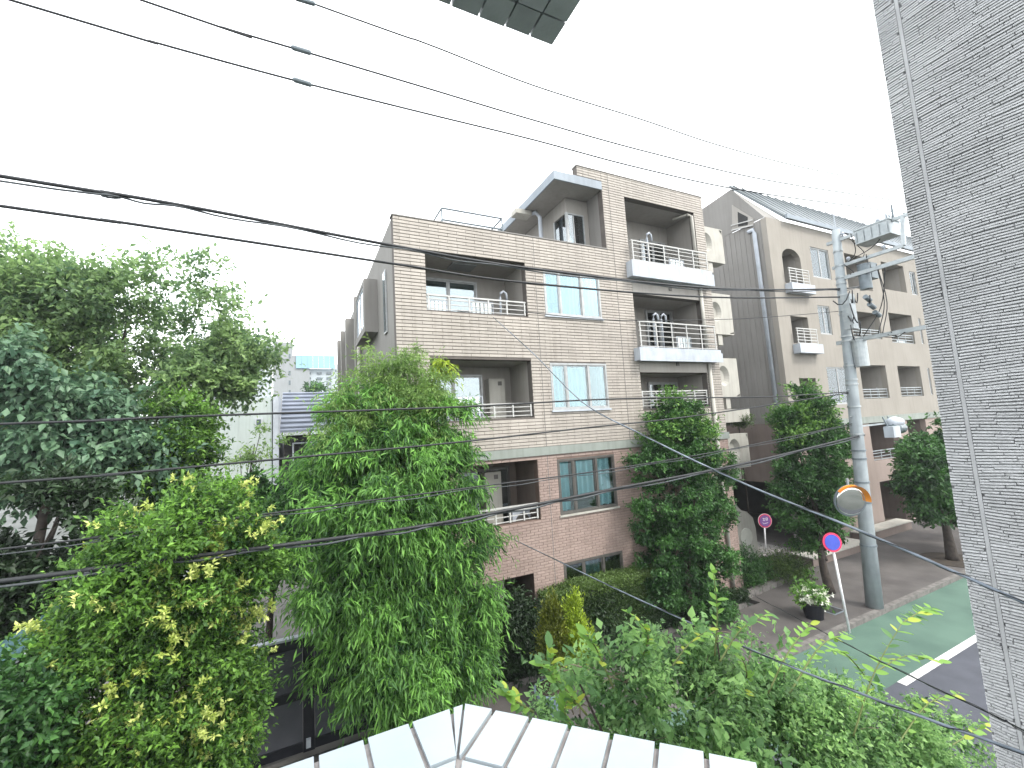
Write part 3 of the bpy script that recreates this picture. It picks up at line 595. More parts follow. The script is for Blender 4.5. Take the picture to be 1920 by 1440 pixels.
# ================================================================= POLE
def spline(pts, n=10):
    P_ = [pts[0]*2-pts[1]]+list(pts)+[pts[-1]*2-pts[-2]]; out = []
    for i in range(1, len(P_)-2):
        for k in range(n):
            t = k/n; a, b, c_, d = P_[i-1:i+3]; out.append(.5*((2*b)+(-a+c_)*t+(2*a-5*b+4*c_-d)*t*t+(-a+3*b-3*c_+d)*t**3))
    return out+[pts[-1]]
PB = PZ(1640, 1138, 0); PT = PY(1567, 432, PB[1]); 
Po = thing('utility_pole', PB, 'grey concrete utility pole carrying transformers and cables at the kerb', 'utility pole')
def onpole(z): t = z/PT[2]; return PB+(PT-PB)*t
MB().tube([onpole(z) for z in (0, 3, 6, 9, float(PT[2]))], [.215, .185, .16, .135, .12], 20).build('shaft', concrete, Po, smooth=True)
for z in (1.75, 3.0, 3.6, 4.3, 4.55, 5.05, 5.9, 6.6, 6.75, 7.2, 8.0, 8.15, 8.9, 9.5, 9.9, 10.1, 10.5, 11.0):
    c = onpole(z); r = .215-.095*z/PT[2]+.012; MB().tube([c-[0, 0, .025], c+[0, 0, .025]], r, 16).build('band', steel if z > 5 else steeld, Po)
def arm(y0, y1, px, py, n=0, r=.05, ins=True):
    """bracket running out over the road from the pole at the height seen at (px,py)"""
    z = PY(px, py, PB[1])[2]; c = onpole(z); a, b = c+[0, -y0, 0], c+[0, -y1, 0]
    o = MB().bar(a, b, r*1.6, r*2).build('crossarm', steel, Po)
    for k in range(n):
        p_ = a+(b-a)*(k+.5)/n
        mbi = MB(); mbi.tube([p_+[0, 0, .05], p_+[0, 0, .12], p_+[0, 0, .14], p_+[0, 0, .2], p_+[0, 0, .22]], [.03, .03, .06, .05, .02], 10); mbi.build('insulator', whitep, o, smooth=True)
    return c
cA = arm(-.3, 2.6, 1558, 449, 3); cB = arm(-.2, 1.7, 1560, 497, 2); cC = arm(-.1, 2.6, 1575, 523, 0, .06); cD = arm(-.3, 2.3, 1580, 640, 0, .06)
def atarm(c, dy, dx=0, dz=0): return c+np.array([dx, -dy, dz])
def transformer(c, w, d, h, name='transformer'):
    o = MB().box(c[0]-w/2, c[0]+w/2, c[1]-d/2, c[1]+d/2, c[2], c[2]+h).build(name, steel, Po)
    MB().box(c[0]-w/2-.02, c[0]+w/2+.02, c[1]-d/2-.02, c[1]+d/2+.02, c[2]+h+.003, c[2]+h+.05).build('lid', steel, o)
    for k in range(4): x = c[0]-w/2+.06+k*(w-.12)/3; MB().tube([(x, c[1]-d/2+.06, c[2]+h+.05), (x, c[1]-d/2+.06, c[2]+h+.2)], [.035, .02], 8).build('bushing', steeld, o)
    for k in range(5): y = c[1]-d/2+.05+k*(d-.1)/4; MB().box(c[0]-w/2-.05, c[0]-w/2-.002, y-.01, y+.01, c[2]+.05, c[2]+h-.05).build('fin', steel, o)
transformer(atarm(cA, 1.05, .1, -.42), .65, .9, .42); 
MB().bar(atarm(cA, 1.75, 0, 0), atarm(cB, 1.7, 0, 0), .09).build('hanger', steel, Po); MB().bar(atarm(cA, 1.5, .1, .02), atarm(cA, 1.5, .1, .5), .04).build('arrester', steeld, Po)
def can(c, r, h, name, m=steeld):
    o = MB().tube([c, c+[0, 0, h]], r, 18).build(name, m, Po, smooth=False); MB().tube([c+[0, 0, h+.002], c+[0, 0, h+.05]], r*1.05, 18).build('lid', m, o); return o
can(atarm(cB, .6, .1, -.95), .16, .75, 'switch_tank'); can(atarm(cD, .28, .05, -.85), .2, .78, 'transformer_can', steel); 
e = PY(1578, 605, PB[1]); MB().box(e[0]-.3, e[0]+.0, e[1]-.45, e[1]-.2, e[2]-.3, e[2]+.8).build('equipment_box', steel, Po)
MB().box(cB[0]+.2, cB[0]+.6, cB[1]-.75, cB[1]-.45, cB[2]-.6, cB[2]-.1).build('control_box', steeld, Po)
for k in range(10):       # jumper loops and clamps around the middle of the pole
    a = PY(1590+random.uniform(0, 50), 560+random.uniform(-15, 50), PB[1]-.3-random.random()*.6); b = a+np.array([random.uniform(-.3, .5), random.uniform(-.4, .4), random.uniform(-.6, .5)])
    mid = (a+b)/2+np.array([0, 0, -.25]); MB().tube([a, (a+mid)/2-[0, 0, .06], mid, (b+mid)/2-[0, 0, .06], b], .018, 6).build('jumper_cable', black, Po, smooth=True)
for k in range(12):
    c_ = (cA, cB, cC, cD)[k % 4]; a = c_+[random.uniform(-.1, .1), -random.uniform(.1, 1.6), random.uniform(-.1, .15)]; b = (cB, cC, cD, cD)[k % 4]+[random.uniform(-.1, .1), -random.uniform(.1, 1.2), .05]
    mid = (a+b)/2+[.15, -.1, -.12]; MB().tube(spline([a, mid, b], 5), .013, 5).build('jumper_cable', black, Po, smooth=True)
MB().tube([cA+[0, -1.9, .05], cA+[0, -1.9, .45]], .02, 6).tube([cA+[-.15, -1.9, .4], cA+[.15, -1.9, .4]], .015, 6).build('earth_spike', steel, Po)
MB().tube([PT, PT+[0, 0, .55]], .02, 6).build('top_spike', whitep, Po)
for px, py in ((1622, 556), (1630, 570), (1640, 585)):
    a = PY(px, py, PB[1]-.8); MB().tube([a, a+[.25, 0, -.1]], .07, 10).build('splice_case', steeld, Po)
for k in range(9):
    z = 5.6+k*.42; c = onpole(z); s = 1 if k % 2 else -1; MB().tube([c, c+[s*.3, 0, 0]], .012, 6).build('step_bolt', steel, Po)
MB().tube([onpole(.1)+[.2, -.04, 0], onpole(4)+[.19, -.04, 0]], .03, 8).build('conduit', steel, Po)
# street lamp fixed to the pole
zl = PY(1600, 800, PB[1])[2]; c = onpole(zl)
Ls = thing('street_lamp', c, 'white domed street lamp head on an arm fixed to the utility pole', 'street lamp')
MB().bar(c+[0, -.1, 0], c+[.9, -.5, .05], .05).build('arm', steel, Ls)
dm = c+np.array([1.05, -.55, .0]); mb = MB(); mb.tube([dm+[-.32, 0, 0], dm+[-.28, 0, .05], dm+[0, 0, .07], dm+[.3, 0, .05], dm+[.36, 0, 0]], [.03, .14, .17, .14, .03], 14); mb.build('head', whitep, Ls, smooth=True)
MB().tube([dm+[-.3, 0, -.13], dm+[.34, 0, -.13]], [.17, .17], 14).build('lens', mat('lens', (.10, .13, .14), None, 3, .2), Ls, smooth=True)
cb = thing('cable_box', c+[.5, -.3, -.2], 'small white telecom box hanging beside the street lamp', 'cable box')
MB().box(c[0]+.45, c[0]+.85, c[1]-.75, c[1]-.5, c[2]-.38, c[2]-.05).build('case', whitep, cb)
for s in (0, .3): MB().bar(c+[.5+s, -.6, -.06], c+[.5+s, -.5, .25], .03).build('bracket', steeld, cb)
# convex mirror
mc = PY(1595, 939, PB[1]-.45)
Mr = thing('traffic_mirror', mc, 'round convex traffic mirror with orange rim strapped to the utility pole', 'traffic mirror')
mn = np.array([-.45, -.85, -.12])
MB().disc(mc, mn, .44, .05, 36).build('backing', steeld, Mr)
md = MB().disc(mc+mn*.012, mn, .405, .01, 36, dome=.05).build('mirror_face', mat('mirror_glass', (.62, .64, .62), (.6, .62, .6), 3, .06, metal=1.), Mr, smooth=True)
V = []; a = np.cross(mn/np.linalg.norm(mn), (0, 0, 1)); a /= np.linalg.norm(a); b = np.cross(a, mn/np.linalg.norm(mn))
ts = np.linspace(.18*math.pi, 1.02*math.pi, 16)
for t in ts: V += [mc+.375*(math.cos(t)*a+math.sin(t)*b)+mn*.045, mc+.455*(math.cos(t)*a+math.sin(t)*b)+mn*.16]
MB().add(V, [(2*i, 2*i+2, 2*i+3, 2*i+1) for i in range(15)]).build('hood', mat('mirror_orange', (.75, .28, .04), (.62, .22, .03), 5, .45), Mr)
V = []
for t in np.linspace(.22*math.pi, 1.0*math.pi, 20): V += [mc+.385*(math.cos(t)*a+math.sin(t)*b)+mn*.035, mc+.45*(math.cos(t)*a+math.sin(t)*b)+mn*.035, mc+.45*(math.cos(t)*a+math.sin(t)*b)+mn*.002, mc+.385*(math.cos(t)*a+math.sin(t)*b)+mn*.002]
MB().add(V, [tuple(4*i+j for j in (k, (k+1) % 4)) + tuple(4*(i+1)+j for j in ((k+1) % 4, k)) for i in range(19) for k in range(4)]).build('rim', MATS['mirror_orange'], Mr)
pm_ = mc+np.array([.45, .25, 0]); MB().tube([pm_+[0, 0, -.5], pm_+[0, 0, .55]], .035, 10).build('bracket_pole', steel, Mr); MB().bar(mc-mn*.05, pm_, .05).build('bracket', steel, Mr); MB().bar(pm_, onpole(mc[2]), .05).build('clamp', steel, Mr)
# ================================================================= SIGNS
blue = mat('sign_blue', (.055, .085, .42), (.045, .07, .36), 6, .4); red = mat('sign_red', (.60, .04, .10), (.5, .03, .09), 6, .4); wh = mat('sign_white', (.8, .8, .82), None, 8, .45)
purple = mat('faded_purple', (.17, .08, .27), (.13, .06, .22), 6, .4)
def sign(base, cz, r, label, nrm, fill, marks=False, off=(0, 0)):
    t = thing('no_parking_sign', base, label, 'road sign', 'round road signs'); top = np.array([base[0]+off[0], base[1]+off[1], cz])
    MB().tube([base, np.array([*(base[:2]+(top[:2]-base[:2])*.9), cz-.05])], .03, 10).build('pole', wh, t, smooth=True)
    n_ = np.array(nrm)/np.linalg.norm(nrm); c = top+n_*.05
    MB().disc(c, n_, r, .01, 36).build('rim', wh if marks else red, t); MB().disc(c+n_*.004, n_, r*.96, .003, 36).build('red_ring', red, t) if marks else None
    MB().disc(c+n_*.010, n_, r*.80, .004, 36).build('blue_field', fill, t)
    if marks:
        a = np.cross(n_, (0, 0, 1)); a /= np.linalg.norm(a); b = np.cross(a, n_); q_ = c+n_*.014
        strokes = [((-.11, .02), (-.11, .12)), ((-.11, .12), (-.04, .12)), ((-.04, .12), (-.04, .02)), ((-.11, .02), (-.04, .02)), ((-.11, .07), (-.04, .07)), ((.0, .1), (.1, .1)), ((.05, .12), (.05, 0.)), ((.0, .03), (.1, .03)), ((-.12, -.08), (.08, -.12)), ((.08, -.12), (.12, -.06))]
        mb = MB()
        for (x0, y0), (x1, y1) in strokes: mb.bar(q_+a*x0*1.0+b*y0, q_+a*x1+b*y1, .016, .003, up=n_)
        mb.build('lettering', wh, t)
s1 = PZ(1593, 1186, 0); s1t = PY(1562, 1017, s1[1]-.05)
sign(s1, s1t[2], .245, 'blue no parking sign with red ring on a white post at the green lane', (-.45, -.85, .1), blue, False, (s1t[0]-s1[0], 0))
sx = PZ(1436, 1035, .0); s2t = PY(1433, 976, sx[1]); sign(sx, s2t[2], .30, 'purple faded round sign with white marks by the passage entrance', (-.4, -.9, 0), purple, True, (s2t[0]-sx[0], 0))

# ================================================================= WIRES
def wire(px, Y, r, label, m=black, ext=(12, 0), sleeve=(), strands=1, name='power_cable', cat='cable'):
    pts = [PY(x, y, Y) for x, y in px]
    if ext[0]: d = pts[0]-pts[1]; pts = [pts[0]+d/np.linalg.norm(d)*ext[0]*1.0+[0, 0, ext[0]*.01]]+pts
    if ext[1]: d = pts[-1]-pts[-2]; pts = pts+[pts[-1]+d/np.linalg.norm(d)*ext[1]]
    S = spline(pts); t = thing(name, S[len(S)//2], label, cat, 'overhead cables on the pole line'); mb = MB(); mb.tube(S, r, 6); mb.build('conductor', m, t, smooth=True)
    if strands > 1:
        S2 = [p_+np.array([0, .02*math.sin(i*.9), -.045+.02*math.cos(i*.9)]) for i, p_ in enumerate(S)]; MB().tube(S2, r*.55, 6).build('messenger_strand', mat('strand_metal', (.07, .08, .085), (.04, .045, .05), 6, .5), t, smooth=True)
    for (x, y) in sleeve:
        c = PY(x, y, Y); d = PY(x+20, y+6, Y)-c; d /= np.linalg.norm(d); MB().tube([c-d*.15, c-d*.12, c+d*.12, c+d*.15], [r, r*2.6, r*2.6, r], 10).build('sleeve', steeld, t)
YW = float(PB[1])
wire([(555, -5), (800, 82), (1000, 160), (1200, 223), (1340, 270), (1480, 308), (1600, 333), (1685, 348)], YW-1.0, .013, 'topmost thin overhead power line crossing the white sky', sleeve=[(572, 2)], ext=(14, 14))
wire([(265, 0), (420, 52), (565, 95), (800, 165), (1000, 225), (1215, 285), (1440, 338), (1685, 377)], YW-.6, .015, 'second overhead power line from the top of the sky', sleeve=[(565, 94)], ext=(14, 14))
wire([(20, 0), (300, 82), (565, 154), (800, 213), (1000, 262), (1200, 315), (1400, 358), (1640, 392)], YW-.2, .016, 'third overhead power line, lowest of the three crossing open sky', sleeve=[(567, 154)], ext=(14, 10))
wire([(0, 330), (200, 361), (400, 396), (735, 460), (985, 502), (1330, 540), (1560, 542), (1620, 536)], YW, .026, 'upper thick black cable passing the top left balcony', strands=2)
wire([(0, 386), (200, 413), (400, 443), (735, 494), (985, 530), (1330, 557), (1590, 557)], YW+.02, .022, 'second thick black cable passing just under the top left balcony')
wire([(985, 585), (1100, 597), (1200, 601), (1380, 598), (1500, 590), (1580, 583)], YW+.1, .009, 'hair thin dark cable in front of the middle right balcony', ext=(0, 0))
wire([(0, 795), (200, 787), (430, 778), (860, 763), (1100, 750), (1240, 746), (1440, 744), (1590, 735)], YW, .018, 'black cable running across the middle left balcony rail')
wire([(0, 906), (200, 890), (400, 872), (640, 850), (860, 829), (1100, 802), (1300, 780), (1590, 737)], YW+.05, .018, 'black cable running just above the grey green storey band')
wire([(0, 1030), (180, 1007), (400, 977), (620, 948), (900, 912), (1150, 879), (1380, 840), (1610, 792)], YW+.03, .014, 'thin twisted cable crossing the bamboo below the storey band', strands=2)
wire([(0, 1090), (160, 1069), (330, 1047), (640, 1008), (830, 980), (1000, 947), (1150, 917), (1400, 868), (1620, 815)], YW-.1, .03, 'thickest bundled cable crossing the yellow green tree and lowest balcony', strands=2)
def drop(px, A_, B_, r, label, m=cabley):
    pts = [A_]+[PV(x, y, A_, B_) for x, y in px]+[B_]; d = B_-pts[-2]; pts.append(B_+d/np.linalg.norm(d)*1.2)
    S = spline(pts, 8); t = thing('service_cable', S[0], label, 'cable', 'service cables to the buildings'); MB().tube(S, r, 6).build('conductor', m, t, smooth=True)
    S2 = [p_+np.array([.006*math.sin(i), .0, .009*math.cos(i)]) for i, p_ in enumerate(S)]; MB().tube(S2, r*.5, 5).build('strand', black, t, smooth=True)
drop([(1000, 663), (1090, 752), (1200, 813), (1380, 900), (1600, 990), (1780, 1068)], PY(925, 595, 10.3), PX(1920, 1130, 3.2), .0085, 'pale service cable running down from the top left balcony to the near right wall')
drop([(1080, 1068), (1200, 1125), (1440, 1232), (1600, 1295), (1750, 1352)], PY(940, 1000, 10.3), PX(1920, 1412, 3.2), .008, 'lower pale service cable passing over the near shrub to the right')
drop([(1411, 1115), (1501, 1162), (1572, 1200), (1700, 1264), (1865, 1342)], PY(1340, 1075, 10.2), PX(1920, 1370, 3.2), .004, 'thinnest dark service cable above the near shrub', m=black)

# ================================================================= OWN BUILDING: right wall, eave above, tiled parapet below
XW = 3.4
YE = float(PX(1750, 700, XW)[1])
wallg = mat('grey_wall_joint', (.16, .163, .167), (.12, .122, .125), 3, .9); wallt = mat('scratched_grey_tile', (.44, .445, .45), (.38, .385, .39), 3, .6, .7, 90, island=.06)
Wt = thing('building_wall', (XW, YE, 0), 'pale grey wall of scratched tile courses filling the right edge', 'wall')
MB().box(XW, XW+.6, -2.5, YE, 0, 13).build('core', wallg, Wt)
yj = float(PX(1762, 700, XW)[1])
MB().box(XW-.007, XW+.002, YE-.1213, YE-.1037, 0, 13).build('sealant_joint', mat('sealant', (.36, .365, .37), None, 5, .6), Wt)
tiles(Wt, (-.9, YE-.122, 2.4, 11.0), [], XW, .0165, .16, wallt, hj=.0034, vj=.0003, th=.010, single=300, prefer=lambda t: abs(t[2]-4.9)+abs(t[0]-YE+.35)*1.5, axis='x', jit=.0025, tilt=.005, lvar=1)
tiles(Wt, (YE-.103, YE, 2.4, 11.0), [], XW, .0165, .1031, wallt, hj=.0034, vj=.0003, th=.010, single=0, axis='x', jit=.003, tilt=.01, lvar=1)
# eave overhead
ec = PZ(1035, 85, 7.4)
Ev = thing('eave_slab', ec, 'dark grey tiled underside of the eave overhead at the top edge', 'eave')
MB().box(-1.2, ec[0]-.015, -1.0, ec[1]-.015, 7.43, 7.6).build('slab', mat('eave_bed', (.05, .06, .075), (.035, .04, .05), 6, .8), Ev)
et = mat('eave_tile', (.42, .45, .455), (.32, .345, .35), 7, .5, .2, 60, island=.12)
for i in range(14):
    for j in range(10):
        x1_, y1_ = ec[0]-i*.112, ec[1]-j*.112
        MB().box(x1_-.104, x1_-.0, y1_-.104, y1_, 7.4+random.uniform(-.003, .003), 7.428).build('tile', et, Ev)
# parapet cap
cz_ = 5.2; c0 = PZ(870, 1320, cz_)
ux = np.array([1., 0, 0]); uc = PZ(1350, 1415, cz_)-c0; Lc = np.linalg.norm(uc)+.03; uc /= np.linalg.norm(uc)
Pp = thing('parapet', c0, 'white glazed tile parapet cap with a mitred corner along the bottom edge', 'parapet')
nx = np.array([0., -1, 0]); nc = np.array([uc[1], -uc[0], 0.]);  nc = nc if nc[1] < 0 else -nc
grout = mat('grout', (.34, .32, .31), (.20, .18, .175), 25, .9); glz = mat('white_glaze_tile', (.34, .385, .41), (.29, .345, .375), 5, .3, .05, 30, spec=.4, island=.02)
mi = (ux*-1+uc); mi = nx+nc; mi /= np.linalg.norm(mi); ml = 1/ (mi @ nx)
def strip(d0, d1, z0, z1, m, name):     # a band between offsets d0 and d1 from the outer edge
    Lx = 1.6; P_ = lambda s, d: c0-ux*s+nx*d if s >= 0 else None
    for side_ in (0, 1):
        if side_ == 0: q_ = [c0+mi*ml*d0, c0+mi*ml*d1, c0-ux*Lx+nx*d1, c0-ux*Lx+nx*d0]
        else: q_ = [c0+mi*ml*d0, c0+uc*Lc+nc*d0, c0+uc*Lc+nc*d1, c0+mi*ml*d1]
        v = [np.array([p_[0], p_[1], z]) for z in (z0, z1) for p_ in q_]
        MB().add(v, [(3, 2, 1, 0), (4, 5, 6, 7)]+[(i, (i+1) % 4, (i+1) % 4+4, i+4) for i in range(4)]).build(name, m, Pp)
strip(.006, .40, 4.9, cz_-.008, grout, 'bed'); strip(.02, .30, -.1, 4.897, mat('own_wall', (.6, .62, .63), None, 2, .6), 'wall')
def clip_tile(base, u, nrm, s0, s1, d0, d1, g=.0032):
    q_ = []
    for s, d in ((s0+g, d0), (s1-g, d0), (s1-g, d1-g*1.5), (s0+g, d1-g*1.5)): q_.append([s, d])
    # keep on its own side of the mitre: s >= d*tan(half turn)
    k = abs((mi*ml) @ u)*1.0
    for p_ in q_: p_[0] = max(p_[0], p_[1]*k*(-1 if (mi @ u) < 0 else 1)+g)
    if q_[1][0]-q_[0][0] < .004 and q_[2][0]-q_[3][0] < .004: return
    P3 = [base+u*a_+nrm*b_ for a_, b_ in q_]; dz = random.uniform(-.0015, .0015)
    v = [np.array([p_[0], p_[1], cz_-.007]) for p_ in P3]+[np.array([p_[0], p_[1], cz_+dz]) for p_ in P3]
    ar = (P3[1]-P3[0])[0]*(P3[3]-P3[0])[1]-(P3[1]-P3[0])[1]*(P3[3]-P3[0])[0]
    f = [(4, 5, 6, 7)]+[(i, (i+1) % 4, (i+1) % 4+4, i+4) for i in range(4)]
    if ar < 0: f = [t_[::-1] for t_ in f]
    MB().add(v, f).build('cap_tile', glz, Pp)
for d0, d1 in ((0, .145), (.15, .27), (.275, .395)):
    for k in range(16): clip_tile(c0, -ux, nx, -.06+k*.0905, -.06+(k+1)*.0905-.003, d0, d1)
    for k in range(7): clip_tile(c0, uc, nc, -.01+k*.0845, -.01+(k+1)*.0845-.003, d0, d1)

# ================================================================= VEGETATION
def unit(a): return a/(np.linalg.norm(a, axis=-1, keepdims=True)+1e-9)
NZ = [(rng.normal(size=3)*1.0, rng.random()*6.28) for _ in range(14)]
def noise3(P_, s):
    v = 0
    for i, (k, ph) in enumerate(NZ): v = v+np.sin((P_*s*(1+.25*(i % 4))) @ k+ph)
    return v/5.
def leafmesh(C, D, Nn, L, Wd, tint, name, m, parent, kind=None, obj=True):
    """one folded, pointed leaf per row: base C, direction D, blade normal Nn"""
    n = len(C); D = unit(D); S = unit(np.cross(D, Nn)); Nn = np.cross(S, D); L = L[:, None]; Wd = Wd[:, None]
    mid = C+D*L*.45
    V = np.stack([C, mid+S*Wd*.5+Nn*Wd*.18, C+D*L-Nn*L*.12, mid-S*Wd*.5+Nn*Wd*.18], 1).reshape(-1, 3)
    o = V.min(0)*.5+V.max(0)*.5; o[2] = V[:, 2].min(); V = V-o
    me = bpy.data.meshes.new(name); me.vertices.add(4*n); me.vertices.foreach_set('co', V.astype(np.float32).ravel())
    b = np.arange(n)[:, None]*4; idx = np.concatenate([b, b+1, b+2, b, b+2, b+3], 1).astype(np.int32).ravel()
    me.loops.add(6*n); me.loops.foreach_set('vertex_index', idx); me.polygons.add(2*n)
    me.polygons.foreach_set('loop_start', np.arange(0, 6*n, 3, dtype=np.int32)); me.update(calc_edges=True)
    at = me.attributes.new('tint', 'FLOAT', 'POINT'); at.data.foreach_set('value', np.repeat(tint, 4).astype(np.float32))
    me.materials.append(m); ob = place(name, me, o, parent)
    if kind: ob['kind'] = kind
    return ob
def crown(lobes, n, k, L, W, m, parent, droop=.3, spread=.7, twig=.25, gap=-.3, gs=1.6, name='crown', shell=.45, up=.3, tipbright=.45, rough=.18, squash=1., lj=.5, flat=.0, kind=None, per=22, sig=.17):
    """n leafy twigs of k leaves each spread through the lobes (centre, radius xyz)"""
    lob = np.array([list(c)+list(r) for c, r in lobes]); w = (lob[:, 3]*lob[:, 5])**1.0; w = w/w.sum()
    sig = min(sig, .38*float(lob[:, 3].mean())); M_ = max(3, n//per); pick = rng.choice(len(lob), M_, p=w); u = unit(rng.normal(size=(M_, 3))); rr = 1-shell*rng.random(M_)**1.3
    rr = rr*(1+rough*noise3(u*2+pick[:, None], 1.5)); C = lob[pick, :3]+u*rr[:, None]*lob[pick, 3:6]; ct = rng.random(M_)
    rep = rng.integers(0, M_, n); u, rr, pick, ct = u[rep], rr[rep], pick[rep], ct[rep]; g_ = rng.normal(size=(n, 3))*sig; C = C[rep]+g_*np.array([1, 1, .62])
    rr = rr+(g_*u).sum(1)/lob[pick, 3]*.8
    keep = noise3(C, gs) > gap; keep &= C[:, 2] > .08
    if keep.sum() < 3: print('EMPTY CROWN', parent.name, C.mean(0)); keep[:] = True
    C, u, rr, pick, ct = C[keep], u[keep], rr[keep], pick[keep], ct[keep]; n = len(C)
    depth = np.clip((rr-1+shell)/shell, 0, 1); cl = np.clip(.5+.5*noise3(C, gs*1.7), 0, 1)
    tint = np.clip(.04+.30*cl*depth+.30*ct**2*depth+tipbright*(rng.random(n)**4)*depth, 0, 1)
    D = unit(u*.8+rng.normal(size=(n, 3))*.5+np.array([0, 0, up])); cen = np.repeat(C, k, 0); Dk = np.repeat(D, k, 0); N_ = n*k
    tt = np.tile(np.linspace(0, 1, k), n); twl = twig*(.6+.8*rng.random(n)); base = cen+Dk*(tt*np.repeat(twl, k))[:, None]
    base[:, 2] -= droop*.6*(tt*np.repeat(twl, k))**1.0*tt
    base += rng.normal(size=(N_, 3))*L*.12
    ld = unit(Dk*.6+rng.normal(size=(N_, 3))*spread+np.array([0, 0, -droop])); ld[:, 2] *= (1-flat); ld = unit(ld)
    nn = unit(rng.normal(size=(N_, 3))*.55+np.array([0, 0, 1.]))
    ll = L*(1-lj+2*lj*rng.random(N_)); return leafmesh(base, ld, nn, ll, W*ll/L, np.repeat(tint, k)*(.85+.3*rng.random(N_)), name, m, parent, kind)
def LB(px, Y, sy=.8, jy=.5, zs=1.):
    """lobes from surveyed outline (x, y, radius) at the distance Y"""
    out = []
    for i, q_ in enumerate(px):
        x, y, r = q_[:3]; yy = Y+(q_[3] if len(q_) > 3 else rng.uniform(-jy, jy)); c = PY(x, y, yy); dep = (c-np.array([0, 0, H])) @ W_; rm = r*dep/F
        out.append((c, (rm, rm*sy, rm*zs)))
    return out
def tree(name, lab, cat, lobes, base, m, n, k, L, W, trunk=.1, group=None, limbs=5, barkm=None, top=None, **kw):
    t = thing(name, base, lab, cat, group); tp = np.array(top) if top is not None else np.mean([l[0] for l in lobes], 0)
    base = np.array(base, float); mid = base*.5+tp*.5; mid[:2] += rng.normal(size=2)*.06
    MB().tube(spline([base, mid, tp], 5), list(np.linspace(trunk, trunk*.35, 11)), 10).build('trunk', barkm or bark, t, smooth=True)
    for l in sorted(lobes, key=lambda l: -l[1][0])[:limbs]:
        s = base+(tp-base)*rng.uniform(.45, .8); e_ = np.array(l[0]); mm = (s+e_)/2+[0, 0, -.08]
        MB().tube([s, mm, e_], [trunk*.4, trunk*.25, .012], 7).build('limb', barkm or bark, t, smooth=True)
    crown(lobes, n, k, L, W, m, t, **kw); return t
g_big = leafmat('zelkova_leaf', (.080, .155, .080), (.30, .44, .16), .5)
g_broad = leafmat('broad_leaf', (.050, .115, .070), (.16, .27, .15), .35, .45)
g_yel = leafmat('privet_leaf', (.020, .068, .022), (.20, .39, .06), .4)
g_flow = leafmat('pale_blossom', (.32, .42, .07), (.68, .74, .26), .3)
g_bam = leafmat('bamboo_leaf', (.024, .080, .030), (.24, .50, .10), .45)
g_bamt = leafmat('young_bamboo_leaf', (.10, .20, .05), (.30, .44, .12), .4)
g_col = leafmat('myrtle_leaf', (.011, .040, .015), (.080, .20, .045), .28)
g_colt = leafmat('fresh_myrtle_leaf', (.05, .14, .03), (.17, .32, .06), .3)
g_hedge = leafmat('hedge_leaf', (.018, .042, .012), (.10, .165, .04), .2)
g_hd = leafmat('dark_hedge_leaf', (.010, .022, .010), (.035, .07, .025), .2)
g_con = leafmat('golden_conifer_leaf', (.10, .17, .015), (.42, .55, .05), .35)
g_ol = leafmat('olive_conifer_leaf', (.05, .07, .010), (.17, .20, .022), .25)
g_vine = leafmat('near_shrub_leaf', (.10, .22, .08), (.36, .58, .20), .5)
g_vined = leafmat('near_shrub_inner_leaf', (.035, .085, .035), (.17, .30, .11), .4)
flower = mat('white_petal', (.82, .82, .74), (.7, .72, .6), 20, .6)

# big hazy tree, upper left
lb = LB([(30, 555, 76), (110, 570, 80), (165, 545, 66), (240, 590, 82), (345, 575, 68), (390, 630, 78), (440, 672, 42), (300, 680, 100), (150, 680, 120), (30, 680, 100), (385, 705, 65), (60, 800, 120), (200, 800, 120), (300, 780, 75), (-60, 620, 110), (-60, 800, 130), (455, 725, 28), (480, 650, 28), (350, 512, 40), (40, 490, 34)], 15.5, .9, 1.)
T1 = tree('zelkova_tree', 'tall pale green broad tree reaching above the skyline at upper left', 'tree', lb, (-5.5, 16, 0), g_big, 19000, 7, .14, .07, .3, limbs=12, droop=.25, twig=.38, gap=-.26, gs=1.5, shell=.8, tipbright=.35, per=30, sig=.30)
lb = LB([(30, 700, 60), (100, 740, 60), (180, 770, 50), (60, 800, 80), (160, 830, 60), (270, 840, 40), (20, 880, 70)], 12.6, .8, .4)
tree('broad_leaf_tree', 'blue green tree with large drooping leaves in front of the tall left tree', 'tree', lb, (-5.2, 12.6, 0), g_broad, 4200, 5, .16, .09, .15, droop=.75, twig=.35, gap=-.2, shell=.5, spread=.5, per=14, sig=.25)
lb = LB([(330, 800, 50), (345, 850, 45), (300, 880, 50), (250, 910, 55), (350, 880, 35)], 13.2, .8, .3)
tree('leafy_shrub', 'light green bush below the right side of the tall left tree', 'shrub', lb, (-3.6, 13.2, 0), g_yel, 3600, 6, .10, .05, .08, droop=.2, twig=.25)
lb = LB([(20, 1010, 90), (110, 970, 70), (40, 1120, 110), (-60, 1060, 120), (130, 1060, 60), (190, 1010, 40), (10, 1180, 60)], 10.8, .8, .4)
tree('dark_shrub', 'dark shaded evergreen shrub at the left edge below the large drooping leaves', 'shrub', lb, (-6, 10.8, 0), g_hd, 6500, 6, .13, .06, .1, droop=.2, twig=.25)
lb = LB([(20, 1330, 70), (100, 1330, 60), (-30, 1400, 90), (60, 1420, 80)], 7.6, .8, .3)
tree('low_shrub', 'low green shrub in the bottom left corner under the canopy roof', 'shrub', lb, (-5, 7.4, 0), g_col, 4200, 6, .09, .045, .05, droop=.2, twig=.2)
